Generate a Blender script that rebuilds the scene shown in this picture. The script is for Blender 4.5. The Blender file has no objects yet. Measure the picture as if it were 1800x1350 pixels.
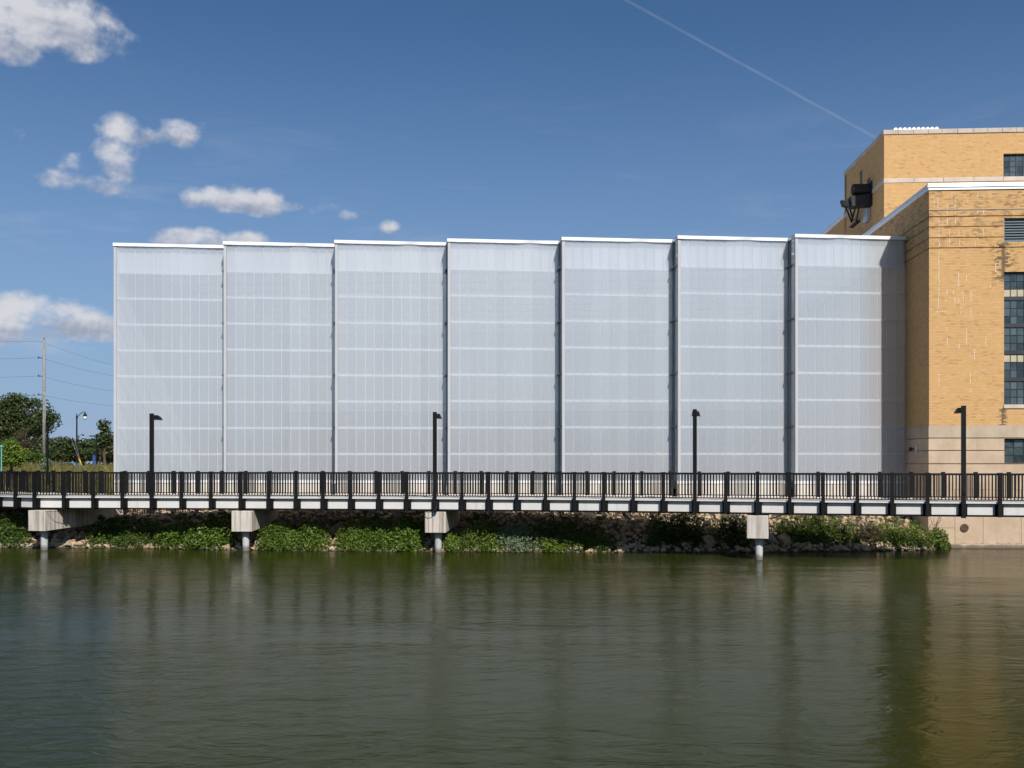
import bpy, bmesh, math, random
import numpy as np
from mathutils import Vector, Matrix
R = math.radians
S = bpy.context.scene
COL = S.collection

# ------------------------------------------------------------------ camera, sky, sun, exposure
F_PX, HZ, CAM_Z = 1750.0, 814.0, 3.87          # focal length and horizon of the photograph in its own pixels, eye height
cam = bpy.data.cameras.new('camera')
cam.sensor_width = 36.0
cam.lens = 36.0 * F_PX / 1800.0
cam.shift_y = (HZ - 675.0) / 1800.0
cam.clip_start, cam.clip_end = 0.5, 4000.0
cam_ob = bpy.data.objects.new('camera', cam)
COL.objects.link(cam_ob)
cam_ob.location = (0, 0, CAM_Z)
cam_ob.rotation_euler = (R(90), 0, 0)
S.camera = cam_ob

SUN_EL = R(42.0)
SUN_DIR = Vector((0.337 * math.cos(SUN_EL), -0.9415 * math.cos(SUN_EL), math.sin(SUN_EL))).normalized()
SKY_STRENGTH = 0.066
sun = bpy.data.lights.new('sun', 'SUN')
sun.energy = 4.9
sun.angle = R(0.53)
sun.color = (1.0, 0.94, 0.86)
sun_ob = bpy.data.objects.new('sun', sun)
COL.objects.link(sun_ob)
sun_ob.location = (20, -60, 60)
sun_ob.rotation_euler = SUN_DIR.to_track_quat('Z', 'Y').to_euler()

S.view_settings.view_transform = 'Standard'
S.view_settings.look = 'None'
S.view_settings.exposure = 0.18
S.view_settings.gamma = 1.0
S.view_settings.use_curve_mapping = False
S.cycles.max_bounces = 8
S.cycles.transparent_max_bounces = 12
S.cycles.caustics_reflective = False
S.cycles.caustics_refractive = False


class NT:
    """small helper for node trees"""
    def __init__(self, tree):
        self.t = tree
    def n(self, kind, **kw):
        nd = self.t.nodes.new(kind)
        for k, v in kw.items():
            setattr(nd, k, v)
        return nd
    def link(self, a, b):
        self.t.links.new(a, b)
    def put(self, sock, v):
        if isinstance(v, bpy.types.NodeSocket):
            self.t.links.new(v, sock)
        elif v is not None:
            sock.default_value = v
    def m(self, op, a, b=None, c=None, clamp=False):
        nd = self.n('ShaderNodeMath', operation=op, use_clamp=clamp)
        for i, v in enumerate((a, b, c)):
            if v is not None:
                self.put(nd.inputs[i], v)
        return nd.outputs[0]
    def noise(self, vec, scale, detail=4, rough=0.55, dist=0.0):
        nd = self.n('ShaderNodeTexNoise')
        if vec is not None:
            self.link(vec, nd.inputs['Vector'])
        nd.inputs['Scale'].default_value = scale
        nd.inputs['Detail'].default_value = detail
        nd.inputs['Roughness'].default_value = rough
        nd.inputs['Distortion'].default_value = dist
        return nd.outputs['Fac']
    def mapping(self, vec, scale=(1, 1, 1), loc=(0, 0, 0), rot=(0, 0, 0)):
        nd = self.n('ShaderNodeMapping')
        self.link(vec, nd.inputs['Vector'])
        nd.inputs['Scale'].default_value = scale
        nd.inputs['Location'].default_value = loc
        nd.inputs['Rotation'].default_value = rot
        return nd.outputs[0]
    def mix(self, fac, a, b, blend='MIX'):
        nd = self.n('ShaderNodeMix', data_type='RGBA', blend_type=blend)
        self.put(nd.inputs[0], fac)
        for s, v in ((nd.inputs[6], a), (nd.inputs[7], b)):
            if isinstance(v, tuple) and len(v) == 3:
                v = (*v, 1.0)
            self.put(s, v)
        return nd.outputs[2]
    def smooth(self, v, lo, hi, a=0.0, b=1.0):
        nd = self.n('ShaderNodeMapRange', interpolation_type='SMOOTHSTEP')
        self.put(nd.inputs[0], v)
        for i, x in enumerate((lo, hi, a, b)):
            nd.inputs[i + 1].default_value = x
        return nd.outputs[0]


def view_dir(px, py):
    return Vector(((px - 900.0) / F_PX, 1.0, (HZ - py) / F_PX)).normalized()


def build_world():
    w = bpy.data.worlds.new('World')
    S.world = w
    w.use_nodes = True
    t = NT(w.node_tree)
    w.node_tree.nodes.clear()
    out = t.n('ShaderNodeOutputWorld')
    bg = t.n('ShaderNodeBackground')
    t.link(bg.outputs[0], out.inputs[0])
    bg.inputs['Strength'].default_value = SKY_STRENGTH
    sky = t.n('ShaderNodeTexSky', sky_type='NISHITA')
    sky.sun_disc = False
    sky.sun_elevation = SUN_EL
    sky.sun_rotation = math.atan2(SUN_DIR.x, SUN_DIR.y)
    sky.altitude = 250
    sky.air_density = 1.0
    sky.dust_density = 1.2
    sky.ozone_density = 1.1
    tc = t.n('ShaderNodeTexCoord')
    d = tc.outputs['Generated']
    sep = t.n('ShaderNodeSeparateXYZ')
    t.link(d, sep.inputs[0])
    az = t.m('ARCTAN2', sep.outputs[0], sep.outputs[1])
    el = t.m('ARCSINE', sep.outputs[2])
    base = t.mix(1.0, sky.outputs[0], SKY_TINT, 'MULTIPLY')
    # clouds: (px, py, half width, half height, strength)
    blobs = [(62, 48, 140, 58, 1.0), (118, 34, 80, 42, 1.0), (0, 76, 80, 44, 1.0),
             (222, 235, 54, 32, .75), (265, 238, 54, 22, .72), (316, 236, 54, 27, .85), (200, 268, 40, 38, .66), (203, 298, 36, 36, .6), (150, 322, 70, 25, .75), (135, 295, 32, 24, .45),
             (398, 352, 84, 30, 1.0), (468, 360, 68, 26, .9), (350, 352, 40, 24, .8), (380, 424, 98, 25, .95),
             (615, 381, 32, 13, .6), (684, 401, 20, 14, .5), (20, 228, 24, 14, .22),
             (55, 556, 140, 40, 1.0), (165, 572, 95, 32, 1.0), (0, 580, 100, 32, 1.0), (565, 372, 38, 11, .3),
             (-420, 420, 160, 60, 1.0), (-520, 180, 200, 70, 1.0), (2300, 420, 180, 50, .9), (2600, 150, 220, 80, .9)]
    field = vert = None
    for px, py, hw, hh, st in blobs:
        v = view_dir(px, py)
        a0, e0 = math.atan2(v.x, v.y), math.asin(v.z)
        dx = t.m('MULTIPLY', t.m('SUBTRACT', az, a0), F_PX / hw)
        dy = t.m('MULTIPLY', t.m('SUBTRACT', el, e0), F_PX / hh)
        below = t.m('MINIMUM', dy, 0.0)
        dyy = t.m('MULTIPLY_ADD', below, 0.35, dy)                       # flatter bases than tops
        r2 = t.m('MULTIPLY_ADD', dx, dx, t.m('MULTIPLY', dyy, dyy))
        f = t.m('MAXIMUM', t.m('MULTIPLY', t.m('SUBTRACT', 1.0, r2), st), -1.0)
        g = t.m('MULTIPLY', t.m('MAXIMUM', t.m('SUBTRACT', 1.3, r2), 0.0), dy)
        field = f if field is None else t.m('MAXIMUM', field, f)
        vert = g if vert is None else t.m('ADD', vert, g)
    comb = t.n('ShaderNodeCombineXYZ')
    t.link(az, comb.inputs[0]); t.link(el, comb.inputs[1])
    p = comb.outputs[0]
    n1 = t.noise(t.mapping(p, (1, 1.2, 1)), 26, 9, 0.54, 0.0)
    n2 = t.noise(t.mapping(p, (1, 1.2, 1), (0.002, -0.0045, 0)), 26, 9, 0.54, 0.0)     # the same field a little towards the light
    n0 = t.noise(t.mapping(p, (1, 1.5, 1)), 11, 4, 0.5, 0.3)
    dens = t.m('ADD', t.m('MULTIPLY_ADD', t.m('SUBTRACT', n0, 0.5), 1.1, field), t.m('MULTIPLY', t.m('SUBTRACT', n1, 0.5), 3.2))
    mask = t.smooth(dens, 0.0, 1.0)
    lit = t.m('SUBTRACT', n1, n2)
    shade = t.m('ADD', t.m('MULTIPLY', lit, 2.0), t.m('ADD', t.m('MULTIPLY', vert, 0.55), t.m('MULTIPLY_ADD', dens, 0.10, 0.50)))
    ccol = t.mix(t.smooth(shade, 0.05, 1.0), CLOUD_DARK, CLOUD_LIGHT)
    # clouds scattered over the rest of the sky, away from the part in view
    nb = t.noise(t.mapping(d, (1, 1, 2.4)), 3.2, 6, 0.55, 0.2)
    away = t.smooth(sep.outputs[1], 0.45, -0.1)
    low = t.smooth(sep.outputs[2], 0.0, 0.12)
    back = t.m('MULTIPLY', t.m('MULTIPLY', t.smooth(nb, 0.56, 0.66), away), low)
    # thin cirrus
    ci = t.noise(t.mapping(p, (2.2, 11, 1), rot=(0, 0, R(-12))), 2.4, 6, 0.6, 0.6)
    cim = t.m('MULTIPLY', t.smooth(ci, 0.52, 0.80), t.m('MULTIPLY', t.smooth(el, 0.40, 0.16), 0.22))
    # contrail: a great circle through two directions
    d1, d2 = view_dir(1100, 0), view_dir(1530, 237)
    nn = d1.cross(d2).normalized()
    dot = t.n('ShaderNodeVectorMath', operation='DOT_PRODUCT')
    t.link(d, dot.inputs[0]); dot.inputs[1].default_value = nn
    wob = t.m('MULTIPLY', t.m('SUBTRACT', t.noise(p, 26, 3), 0.5), 0.0016)
    band = t.smooth(t.m('ABSOLUTE', t.m('ADD', dot.outputs['Value'], wob)), 0.0018, 0.0003)
    trail = t.m('MULTIPLY', t.m('MULTIPLY', band, t.smooth(sep.outputs[1], 0.3, 0.5)), t.m('MULTIPLY_ADD', t.noise(p, 40, 4), 0.18, 0.0))
    # pale summer haze thickening towards the horizon all round
    veil = t.n('ShaderNodeMapRange')
    t.link(el, veil.inputs[0])
    for k_, v_ in enumerate((0.0, 0.43, 0.94, 0.0)):
        veil.inputs[k_ + 1].default_value = v_
    base = t.mix(t.m('POWER', veil.outputs[0], 1.55), base, HAZE)
    c = t.mix(cim, base, CLOUD_LIGHT)
    c = t.mix(trail, c, CLOUD_LIGHT)
    c = t.mix(t.m('MULTIPLY', back, 0.85), c, CLOUD_LIGHT)
    c = t.mix(t.m('MULTIPLY', mask, 0.93), c, ccol)
    t.link(c, bg.inputs['Color'])


SKY_TINT = (0.58, 0.86, 1.12)
HAZE = (4.15, 5.7, 8.6)
CLOUD_LIGHT = (9.2, 9.25, 9.7)
CLOUD_DARK = (4.3, 4.9, 6.3)
build_world()

# ------------------------------------------------------------------ helpers
def tag(o, label=None, cat=None, group=None, kind=None):
    if label: o['label'] = label
    if cat: o['category'] = cat
    if group: o['group'] = group
    if kind: o['kind'] = kind
    return o


def link(o, parent=None):
    COL.objects.link(o)
    if parent is not None:
        o.parent = parent
    return o


def empty(name, loc=(0, 0, 0), rz=0.0, parent=None):
    o = bpy.data.objects.new(name, None)
    o.empty_display_size = 0.3
    o.location = loc
    o.rotation_euler = (0, 0, rz)
    return link(o, parent)


def place(name, mesh, parent=None, loc=(0, 0, 0), rz=0.0, scale=(1, 1, 1), rot=None):
    o = bpy.data.objects.new(name, mesh)
    o.location = loc
    o.rotation_euler = rot if rot else (0, 0, rz)
    o.scale = scale
    return link(o, parent)


class MB:
    def __init__(self):
        self.v, self.f = [], []
    def add(self, vs, fs):
        b = len(self.v)
        self.v.extend(vs)
        self.f.extend([tuple(b + i for i in f) for f in fs])
        return self
    def box(self, x0, x1, y0, y1, z0, z1, M=None):
        vs = [(x, y, z) for z in (z0, z1) for y in (y0, y1) for x in (x0, x1)]
        if M is not None:
            vs = [tuple(M @ Vector(q)) for q in vs]
        return self.add(vs, [(0, 2, 3, 1), (4, 5, 7, 6), (0, 1, 5, 4), (2, 6, 7, 3), (0, 4, 6, 2), (1, 3, 7, 5)])
    def prism(self, poly, z0, z1):
        n = len(poly)
        vs = [(x, y, z0) for x, y in poly] + [(x, y, z1) for x, y in poly]
        fs = [tuple(range(n - 1, -1, -1)), tuple(range(n, 2 * n))] + [(i, (i + 1) % n, n + (i + 1) % n, n + i) for i in range(n)]
        return self.add(vs, fs)
    def hexa(self, a, b):
        """solid between quad a (4 pts) and quad b (4 pts)"""
        return self.add([tuple(p) for p in a] + [tuple(p) for p in b],
                        [(3, 2, 1, 0), (4, 5, 6, 7), (0, 1, 5, 4), (1, 2, 6, 5), (2, 3, 7, 6), (3, 0, 4, 7)])
    def tube(self, pts, r, n=8, cap=True):
        pts = [Vector(p) for p in pts]
        rs = r if isinstance(r, (list, tuple)) else [r] * len(pts)
        rings = []
        for i, p in enumerate(pts):
            tdir = (pts[min(i + 1, len(pts) - 1)] - pts[max(i - 1, 0)]).normalized()
            up = Vector((0, 0, 1)) if abs(tdir.z) < 0.95 else Vector((1, 0, 0))
            a = tdir.cross(up).normalized()
            b = tdir.cross(a).normalized()
            rings.append([tuple(p + rs[i] * (math.cos(2 * math.pi * k / n) * a + math.sin(2 * math.pi * k / n) * b)) for k in range(n)])
        vs = [q for g in rings for q in g]
        fs = []
        for i in range(len(pts) - 1):
            for k in range(n):
                k2 = (k + 1) % n
                fs.append((i * n + k, i * n + k2, (i + 1) * n + k2, (i + 1) * n + k))
        if cap:
            fs.append(tuple(range(n)))
            fs.append(tuple(range((len(pts) - 1) * n + n - 1, (len(pts) - 1) * n - 1, -1)))
        return self.add(vs, fs)
    def lathe(self, prof, c=(0, 0, 0), n=14):
        return self.tube([(c[0], c[1], c[2] + z) for r, z in prof], [max(r, 1e-3) for r, z in prof], n)
    def mesh(self, name, mat, smooth=False):
        me = bpy.data.meshes.new(name)
        me.from_pydata([tuple(p) for p in self.v], [], self.f)
        if mat is not None:
            me.materials.append(mat)
        if smooth:
            me.polygons.foreach_set('use_smooth', [True] * len(me.polygons))
        me.update()
        return me
    def build(self, name, mat, parent=None, smooth=False, bevel=0.0, **kw):
        me = self.mesh(name, mat, smooth)
        bm = bmesh.new(); bm.from_mesh(me)
        bmesh.ops.recalc_face_normals(bm, faces=bm.faces)
        if bevel:
            bmesh.ops.bevel(bm, geom=list(bm.edges), offset=bevel, segments=1, affect='EDGES', clamp_overlap=True)
        bm.to_mesh(me); bm.free()
        return place(name, me, parent, **kw)


def quads_mesh(name, verts, mat):
    """verts: (n*4,3) array, one quad per four"""
    n = len(verts) // 4
    me = bpy.data.meshes.new(name)
    me.vertices.add(n * 4)
    me.vertices.foreach_set('co', np.asarray(verts, dtype=np.float32).ravel())
    me.loops.add(n * 4)
    me.loops.foreach_set('vertex_index', np.arange(n * 4, dtype=np.int32))
    me.polygons.add(n)
    me.polygons.foreach_set('loop_start', np.arange(0, n * 4, 4, dtype=np.int32))
    me.polygons.foreach_set('loop_total', np.full(n, 4, dtype=np.int32))
    me.materials.append(mat)
    me.update(calc_edges=True)
    return me


# ------------------------------------------------------------------ materials
def material(name):
    m = bpy.data.materials.new(name)
    m.use_nodes = True
    t = NT(m.node_tree)
    b = m.node_tree.nodes['Principled BSDF']
    return m, t, b


def setp(b, col=None, rough=None, metal=None, spec=None):
    if col is not None: b.inputs['Base Color'].default_value = (*col, 1)
    if rough is not None: b.inputs['Roughness'].default_value = rough
    if metal is not None: b.inputs['Metallic'].default_value = metal
    if spec is not None: b.inputs['Specular IOR Level'].default_value = spec


def objcoord(t):
    return t.n('ShaderNodeTexCoord').outputs['Object']


def geopos(t):
    return t.n('ShaderNodeNewGeometry').outputs['Position']


def bump(t, b, h, strength=0.3, dist=0.02):
    nd = t.n('ShaderNodeBump')
    nd.inputs['Strength'].default_value = strength
    nd.inputs['Distance'].default_value = dist
    t.link(h, nd.inputs['Height'])
    t.link(nd.outputs[0], b.inputs['Normal'])


def plain(name, col, rough=0.5, metal=0.0, var=0.12, scale=3.0, spec=None, bmp=0.0):
    m, t, b = material(name)
    setp(b, col, rough, metal, spec)
    n = t.noise(geopos(t), scale, 6, 0.6)
    lo = tuple(c * (1 - var) for c in col)
    hi = tuple(min(1, c * (1 + var)) for c in col)
    t.link(t.mix(t.smooth(n, 0.3, 0.7), lo, hi), b.inputs['Base Color'])
    if bmp:
        bump(t, b, t.noise(geopos(t), scale * 6, 5), bmp, 0.01)
    return m


M = {}
M['black'] = plain('black_paint', (0.0055, 0.0058, 0.0066), 0.6, 0, 0.3, 2.0, 0.2)
M['white_metal'] = plain('white_metal', (0.80, 0.81, 0.82), 0.32, 0, 0.03, 1.0)
M['corner'] = plain('satin_aluminium', (0.43, 0.44, 0.455), 0.4, 0, 0.03, 1.0)
M['grey_metal'] = plain('grey_metal', (0.46, 0.48, 0.50), 0.35, 0.6, 0.06, 2.0)
M['frame_dark'] = plain('dark_frame', (0.03, 0.032, 0.035), 0.4, 0, 0.2, 2.0)
M['steel_white'] = plain('white_steel', (0.80, 0.80, 0.79), 0.5, 0, 0.03, 1.0)
M['liner'] = plain('parapet_liner', (0.72, 0.72, 0.72), 0.7, 0, 0.06, 0.8)
M['int_floor'] = plain('field_floor', (0.05, 0.075, 0.05), 0.8, 0, 0.2, 0.4)
M['int_wall'] = plain('interior_wall', (0.17, 0.18, 0.19), 0.8, 0, 0.1, 0.3)
M['int_wall_upper'] = plain('interior_wall_upper', (0.75, 0.75, 0.75), 0.8, 0, 0.05, 0.3)
M['wood_pole'] = plain('weathered_wood', (0.225, 0.215, 0.20), 0.85, 0, 0.25, 6.0)
M['bark'] = plain('bark', (0.07, 0.052, 0.038), 0.9, 0, 0.3, 9.0)
M['wire'] = plain('cable', (0.03, 0.03, 0.032), 0.6, 0, 0.2, 2.0)
M['duct'] = plain('sooty_steel', (0.018, 0.017, 0.016), 0.6, 0.2, 0.3, 4.0)
M['asphalt'] = plain('asphalt', (0.05, 0.05, 0.052), 0.85, 0, 0.2, 2.0)
M['rust'] = plain('rust', (0.13, 0.075, 0.05), 0.85, 0, 0.35, 14.0)
M['blue_banner'] = plain('blue_cloth', (0.015, 0.06, 0.24), 0.7, 0, 0.1, 4.0)
M['red_plastic'] = plain('red_plastic', (0.35, 0.03, 0.02), 0.5)
M['yellow_plastic'] = plain('yellow_plastic', (0.65, 0.42, 0.03), 0.5)
M['teal_paint'] = plain('teal_paint', (0.12, 0.36, 0.34), 0.5)
M['milk_glass'] = plain('milk_glass', (0.72, 0.72, 0.70), 0.25)
M['car_paint'] = plain('blue_car_paint', (0.16, 0.24, 0.36), 0.25, 0.3, 0.04)
M['car_glass'] = plain('car_glass', (0.02, 0.025, 0.03), 0.08)
M['rubber'] = plain('rubber', (0.02, 0.02, 0.02), 0.8)
M['mortar_white'] = plain('white_deposit', (0.66, 0.58, 0.48), 0.9, 0, 0.2, 8.0)
M['roofing'] = plain('roofing', (0.30, 0.30, 0.30), 0.9)


def mat_sheet():
    m = bpy.data.materials.new('polycarbonate')
    m.use_nodes = True
    t = NT(m.node_tree)
    m.node_tree.nodes.clear()
    out = t.n('ShaderNodeOutputMaterial')
    oi = t.n('ShaderNodeObjectInfo')
    oc = objcoord(t)
    # cell structure: fine vertical flutes in each sheet
    fl = t.noise(t.mapping(oc, (60, 0, 0.0)), 1.0, 2, 0.5)
    col = t.mix(fl, (0.79, 0.825, 0.88), (0.86, 0.89, 0.935))
    tint = t.m('MULTIPLY_ADD', oi.outputs['Random'], 0.09, 0.93)
    hsv = t.n('ShaderNodeHueSaturation')
    t.link(col, hsv.inputs['Color']); t.link(tint, hsv.inputs['Value'])
    col = hsv.outputs[0]
    dif = t.n('ShaderNodeBsdfDiffuse'); t.link(col, dif.inputs[0])
    trl = t.n('ShaderNodeBsdfTranslucent'); t.link(col, trl.inputs[0])
    trn = t.n('ShaderNodeBsdfTransparent'); trn.inputs[0].default_value = (0.97, 0.985, 1.0, 1)
    gl = t.n('ShaderNodeBsdfGlossy'); gl.inputs['Roughness'].default_value = 0.20
    gl.inputs['Color'].default_value = (1, 1, 1, 1)
    body = t.n('ShaderNodeMixShader'); body.inputs[0].default_value = 0.15
    t.link(dif.outputs[0], body.inputs[1]); t.link(trl.outputs[0], body.inputs[2])
    b2 = t.n('ShaderNodeMixShader'); b2.inputs[0].default_value = SHEET_CLEAR
    t.link(body.outputs[0], b2.inputs[1]); t.link(trn.outputs[0], b2.inputs[2])
    b3 = t.n('ShaderNodeMixShader'); b3.inputs[0].default_value = 0.16
    t.link(b2.outputs[0], b3.inputs[1]); t.link(gl.outputs[0], b3.inputs[2])
    t.link(b3.outputs[0], out.inputs[0])
    return m


SHEET_CLEAR = 0.69
M['sheet'] = mat_sheet()


def mat_roof_sheet():
    m = bpy.data.materials.new('translucent_roofing')
    m.use_nodes = True
    t = NT(m.node_tree)
    m.node_tree.nodes.clear()
    out = t.n('ShaderNodeOutputMaterial')
    dif = t.n('ShaderNodeBsdfDiffuse'); dif.inputs[0].default_value = (0.85, 0.86, 0.87, 1)
    trl = t.n('ShaderNodeBsdfTranslucent'); trl.inputs[0].default_value = (0.90, 0.91, 0.92, 1)
    mx = t.n('ShaderNodeMixShader'); mx.inputs[0].default_value = 0.5
    t.link(dif.outputs[0], mx.inputs[1]); t.link(trl.outputs[0], mx.inputs[2])
    t.link(mx.outputs[0], out.inputs[0])
    return m


M['roof_sheet'] = mat_roof_sheet()


def mat_brick():
    m, t, b = material('buff_brick')
    oc = objcoord(t)
    sep = t.n('ShaderNodeSeparateXYZ'); t.link(oc, sep.inputs[0])
    comb = t.n('ShaderNodeCombineXYZ')
    t.link(t.m('ADD', sep.outputs[0], sep.outputs[1]), comb.inputs[0])
    t.link(sep.outputs[2], comb.inputs[1])
    p = comb.outputs[0]
    br = t.n('ShaderNodeTexBrick')
    t.link(p, br.inputs['Vector'])
    br.inputs['Color1'].default_value = (0.60, 0.355, 0.148, 1)
    br.inputs['Color2'].default_value = (0.545, 0.315, 0.125, 1)
    br.inputs['Mortar'].default_value = (0.40, 0.27, 0.14, 1)
    br.inputs['Scale'].default_value = 1.0
    br.inputs['Mortar Size'].default_value = 0.009
    br.inputs['Mortar Smooth'].default_value = 0.3
    br.inputs['Bias'].default_value = -0.25
    br.inputs['Brick Width'].default_value = 0.205
    br.inputs['Row Height'].default_value = 0.0725
    # each brick its own tone, dark burnt ones among them, and dirty courses under the parapet
    row = t.m('FLOOR', t.m('DIVIDE', sep.outputs[2], 0.0725))
    colm = t.m('FLOOR', t.m('DIVIDE', t.m('ADD', t.m('ADD', sep.outputs[0], sep.outputs[1]), t.m('MULTIPLY', t.m('MODULO', row, 2.0), 0.1025)), 0.205))
    cid = t.n('ShaderNodeCombineXYZ'); t.link(colm, cid.inputs[0]); t.link(row, cid.inputs[1])
    wn = t.n('ShaderNodeTexWhiteNoise', noise_dimensions='2D'); t.link(cid.outputs[0], wn.inputs['Vector'])
    wv = wn.outputs['Value']
    big = t.noise(t.mapping(p, (0.5, 0.8, 1)), 1.0, 6, 0.62)
    c = t.mix(t.m('MULTIPLY', t.smooth(wv, 0.86, 0.97), 0.42), br.outputs['Color'], (0.29, 0.17, 0.08))
    c = t.mix(t.m('MULTIPLY', t.smooth(wv, 0.22, 0.02), 0.22), c, (0.72, 0.45, 0.20))
    c = t.mix(t.m('MULTIPLY', t.smooth(big, 0.42, 0.72), 0.14), c, (0.42, 0.25, 0.11))
    upper = t.m('MULTIPLY', t.smooth(sep.outputs[2], 13.2, 14.6), t.smooth(sep.outputs[2], 19.0, 17.0))
    grime = t.m('MULTIPLY', upper, t.smooth(t.m('ADD', t.noise(t.mapping(p, (1.2, 2.0, 1)), 1.3, 8, 0.7), t.m('MULTIPLY', t.m('SUBTRACT', wv, 0.5), 0.22)), 0.45, 0.66))
    c = t.mix(t.m('MULTIPLY', grime, 0.62), c, (0.17, 0.115, 0.07))
    pale = t.smooth(t.m('ADD', t.noise(t.mapping(p, (1.1, 3.0, 1)), 1.2, 8, 0.68), t.m('MULTIPLY', t.m('SUBTRACT', wv, 0.5), 0.15)), 0.57, 0.72)
    c = t.mix(t.m('MULTIPLY', pale, 0.25), c, (0.66, 0.50, 0.32))
    # black run-off below the corner of the louvre and of the long window
    for u0, z0, z1, w in ((42.83, 12.3, 14.0, 0.16), (42.80, 5.6, 6.4, 0.06)):
        du = t.m('ABSOLUTE', t.m('SUBTRACT', sep.outputs[0], u0))
        inz = t.m('MULTIPLY', t.smooth(sep.outputs[2], z0 - 0.3, z0 + 0.1), t.smooth(sep.outputs[2], z1 + 0.05, z1 - 0.1))
        wn2 = t.noise(t.mapping(p, (5, 2, 1)), 1.6, 7, 0.7)
        core = t.smooth(t.m('ADD', du, t.m('MULTIPLY', t.m('SUBTRACT', wn2, 0.5), w * 1.6)), w, w * 0.1)
        halo = t.m('MULTIPLY', t.smooth(du, w * 5.0, w * 0.6), t.smooth(t.m('ADD', wv, t.m('MULTIPLY', wn2, 0.8)), 0.75, 1.15))
        c = t.mix(t.m('MULTIPLY', t.m('MULTIPLY', t.m('MAXIMUM', core, halo), inz), 0.8), c, (0.05, 0.042, 0.038))
    t.link(c, b.inputs['Base Color'])
    setp(b, rough=0.85, spec=0.3)
    h = t.m('SUBTRACT', t.m('MULTIPLY', t.noise(p, 30, 4), 0.25), br.outputs['Fac'])
    bump(t, b, h, 0.5, 0.008)
    return m


M['brick'] = mat_brick()


def mat_stone(name, c1, c2, stain, low=None, streak=0.5, sscale=(4.2, 4.2, 0.35), s0=0.54, s1=0.75):
    m, t, b = material(name)
    oc = geopos(t)
    n = t.noise(oc, 1.1, 8, 0.62)
    c = t.mix(t.smooth(n, 0.3, 0.72), c1, c2)
    s = t.noise(t.mapping(oc, sscale), 1.0, 6, 0.65)
    c = t.mix(t.m('MULTIPLY', t.smooth(s, s0, s1), streak), c, stain)
    f = t.noise(oc, 34, 4, 0.6)
    c = t.mix(t.m('MULTIPLY', t.smooth(f, 0.5, 0.7), 0.22), c, stain)
    if low is not None:
        sep = t.n('ShaderNodeSeparateXYZ'); t.link(oc, sep.inputs[0])
        lim = t.m('ADD', sep.outputs[2], t.m('MULTIPLY', t.noise(t.mapping(oc, (2.4, 2.4, 1.0)), 1.0, 6, 0.7), 0.55))
        c = t.mix(t.m('MULTIPLY', t.smooth(lim, low + 0.34, low + 0.12), 0.8), c, (0.09, 0.08, 0.062))
    t.link(c, b.inputs['Base Color'])
    setp(b, rough=0.85, spec=0.3)
    bump(t, b, t.m('ADD', f, t.m('MULTIPLY', n, 2.0)), 0.35, 0.01)
    return m


M['limestone'] = mat_stone('tan_concrete', (0.44, 0.325, 0.225), (0.54, 0.42, 0.31), (0.30, 0.215, 0.15), 0.2, 0.35)
M['limestone_grey'] = mat_stone('grey_stone', (0.40, 0.32, 0.235), (0.49, 0.40, 0.30), (0.26, 0.21, 0.16), None, 0.35)
M['coping_stone'] = mat_stone('weathered_coping', (0.42, 0.36, 0.30), (0.56, 0.48, 0.41), (0.13, 0.11, 0.09), None, 0.8)
M['belt_stone'] = mat_stone('belt_stone', (0.50, 0.42, 0.35), (0.60, 0.51, 0.43), (0.34, 0.27, 0.21), None, 0.4)
M['pier'] = mat_stone('board_marked_concrete', (0.47, 0.43, 0.38), (0.58, 0.54, 0.49), (0.25, 0.19, 0.14), None, 0.8, (8, 8, 0.22), 0.46, 0.62)
M['pile'] = mat_stone('pile_concrete', (0.40, 0.40, 0.40), (0.50, 0.50, 0.49), (0.18, 0.18, 0.18), 0.22, 0.7)
M['fascia'] = mat_stone('white_precast', (0.57, 0.555, 0.54), (0.63, 0.615, 0.60), (0.36, 0.33, 0.30), None, 0.5)
M['deck'] = mat_stone('deck_concrete', (0.48, 0.46, 0.43), (0.56, 0.54, 0.51), (0.40, 0.38, 0.35), None, 0.2)
M['plinth'] = mat_stone('cream_plinth', (0.60, 0.55, 0.485), (0.68, 0.63, 0.565), (0.46, 0.41, 0.35), None, 0.25)


def mat_glass(name, col, rough=0.06):
    m, t, b = material(name)
    oi = t.n('ShaderNodeObjectInfo')
    c = t.mix(oi.outputs['Random'], tuple(x * 0.40 for x in col), tuple(x * 1.9 for x in col))
    n = t.noise(geopos(t), 2.4, 4, 0.6)
    c = t.mix(t.m('MULTIPLY', t.smooth(n, 0.45, 0.7), 0.5), c, tuple(x * 2.2 for x in col))
    t.link(c, b.inputs['Base Color'])
    setp(b, rough=rough, spec=0.8)
    bump(t, b, t.noise(geopos(t), 1.3, 2), 0.12, 0.02)
    return m


M['glass'] = mat_glass('window_glass', (0.042, 0.060, 0.066))
M['return_glass'] = mat_glass('grey_strip_glass', (0.34, 0.40, 0.41), 0.12)
M['blind'] = plain('cream_blind', (0.42, 0.38, 0.26), 0.6, 0, 0.1)
M['louvre'] = plain('louvre_metal', (0.16, 0.20, 0.215), 0.35, 0.3, 0.1)


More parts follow.
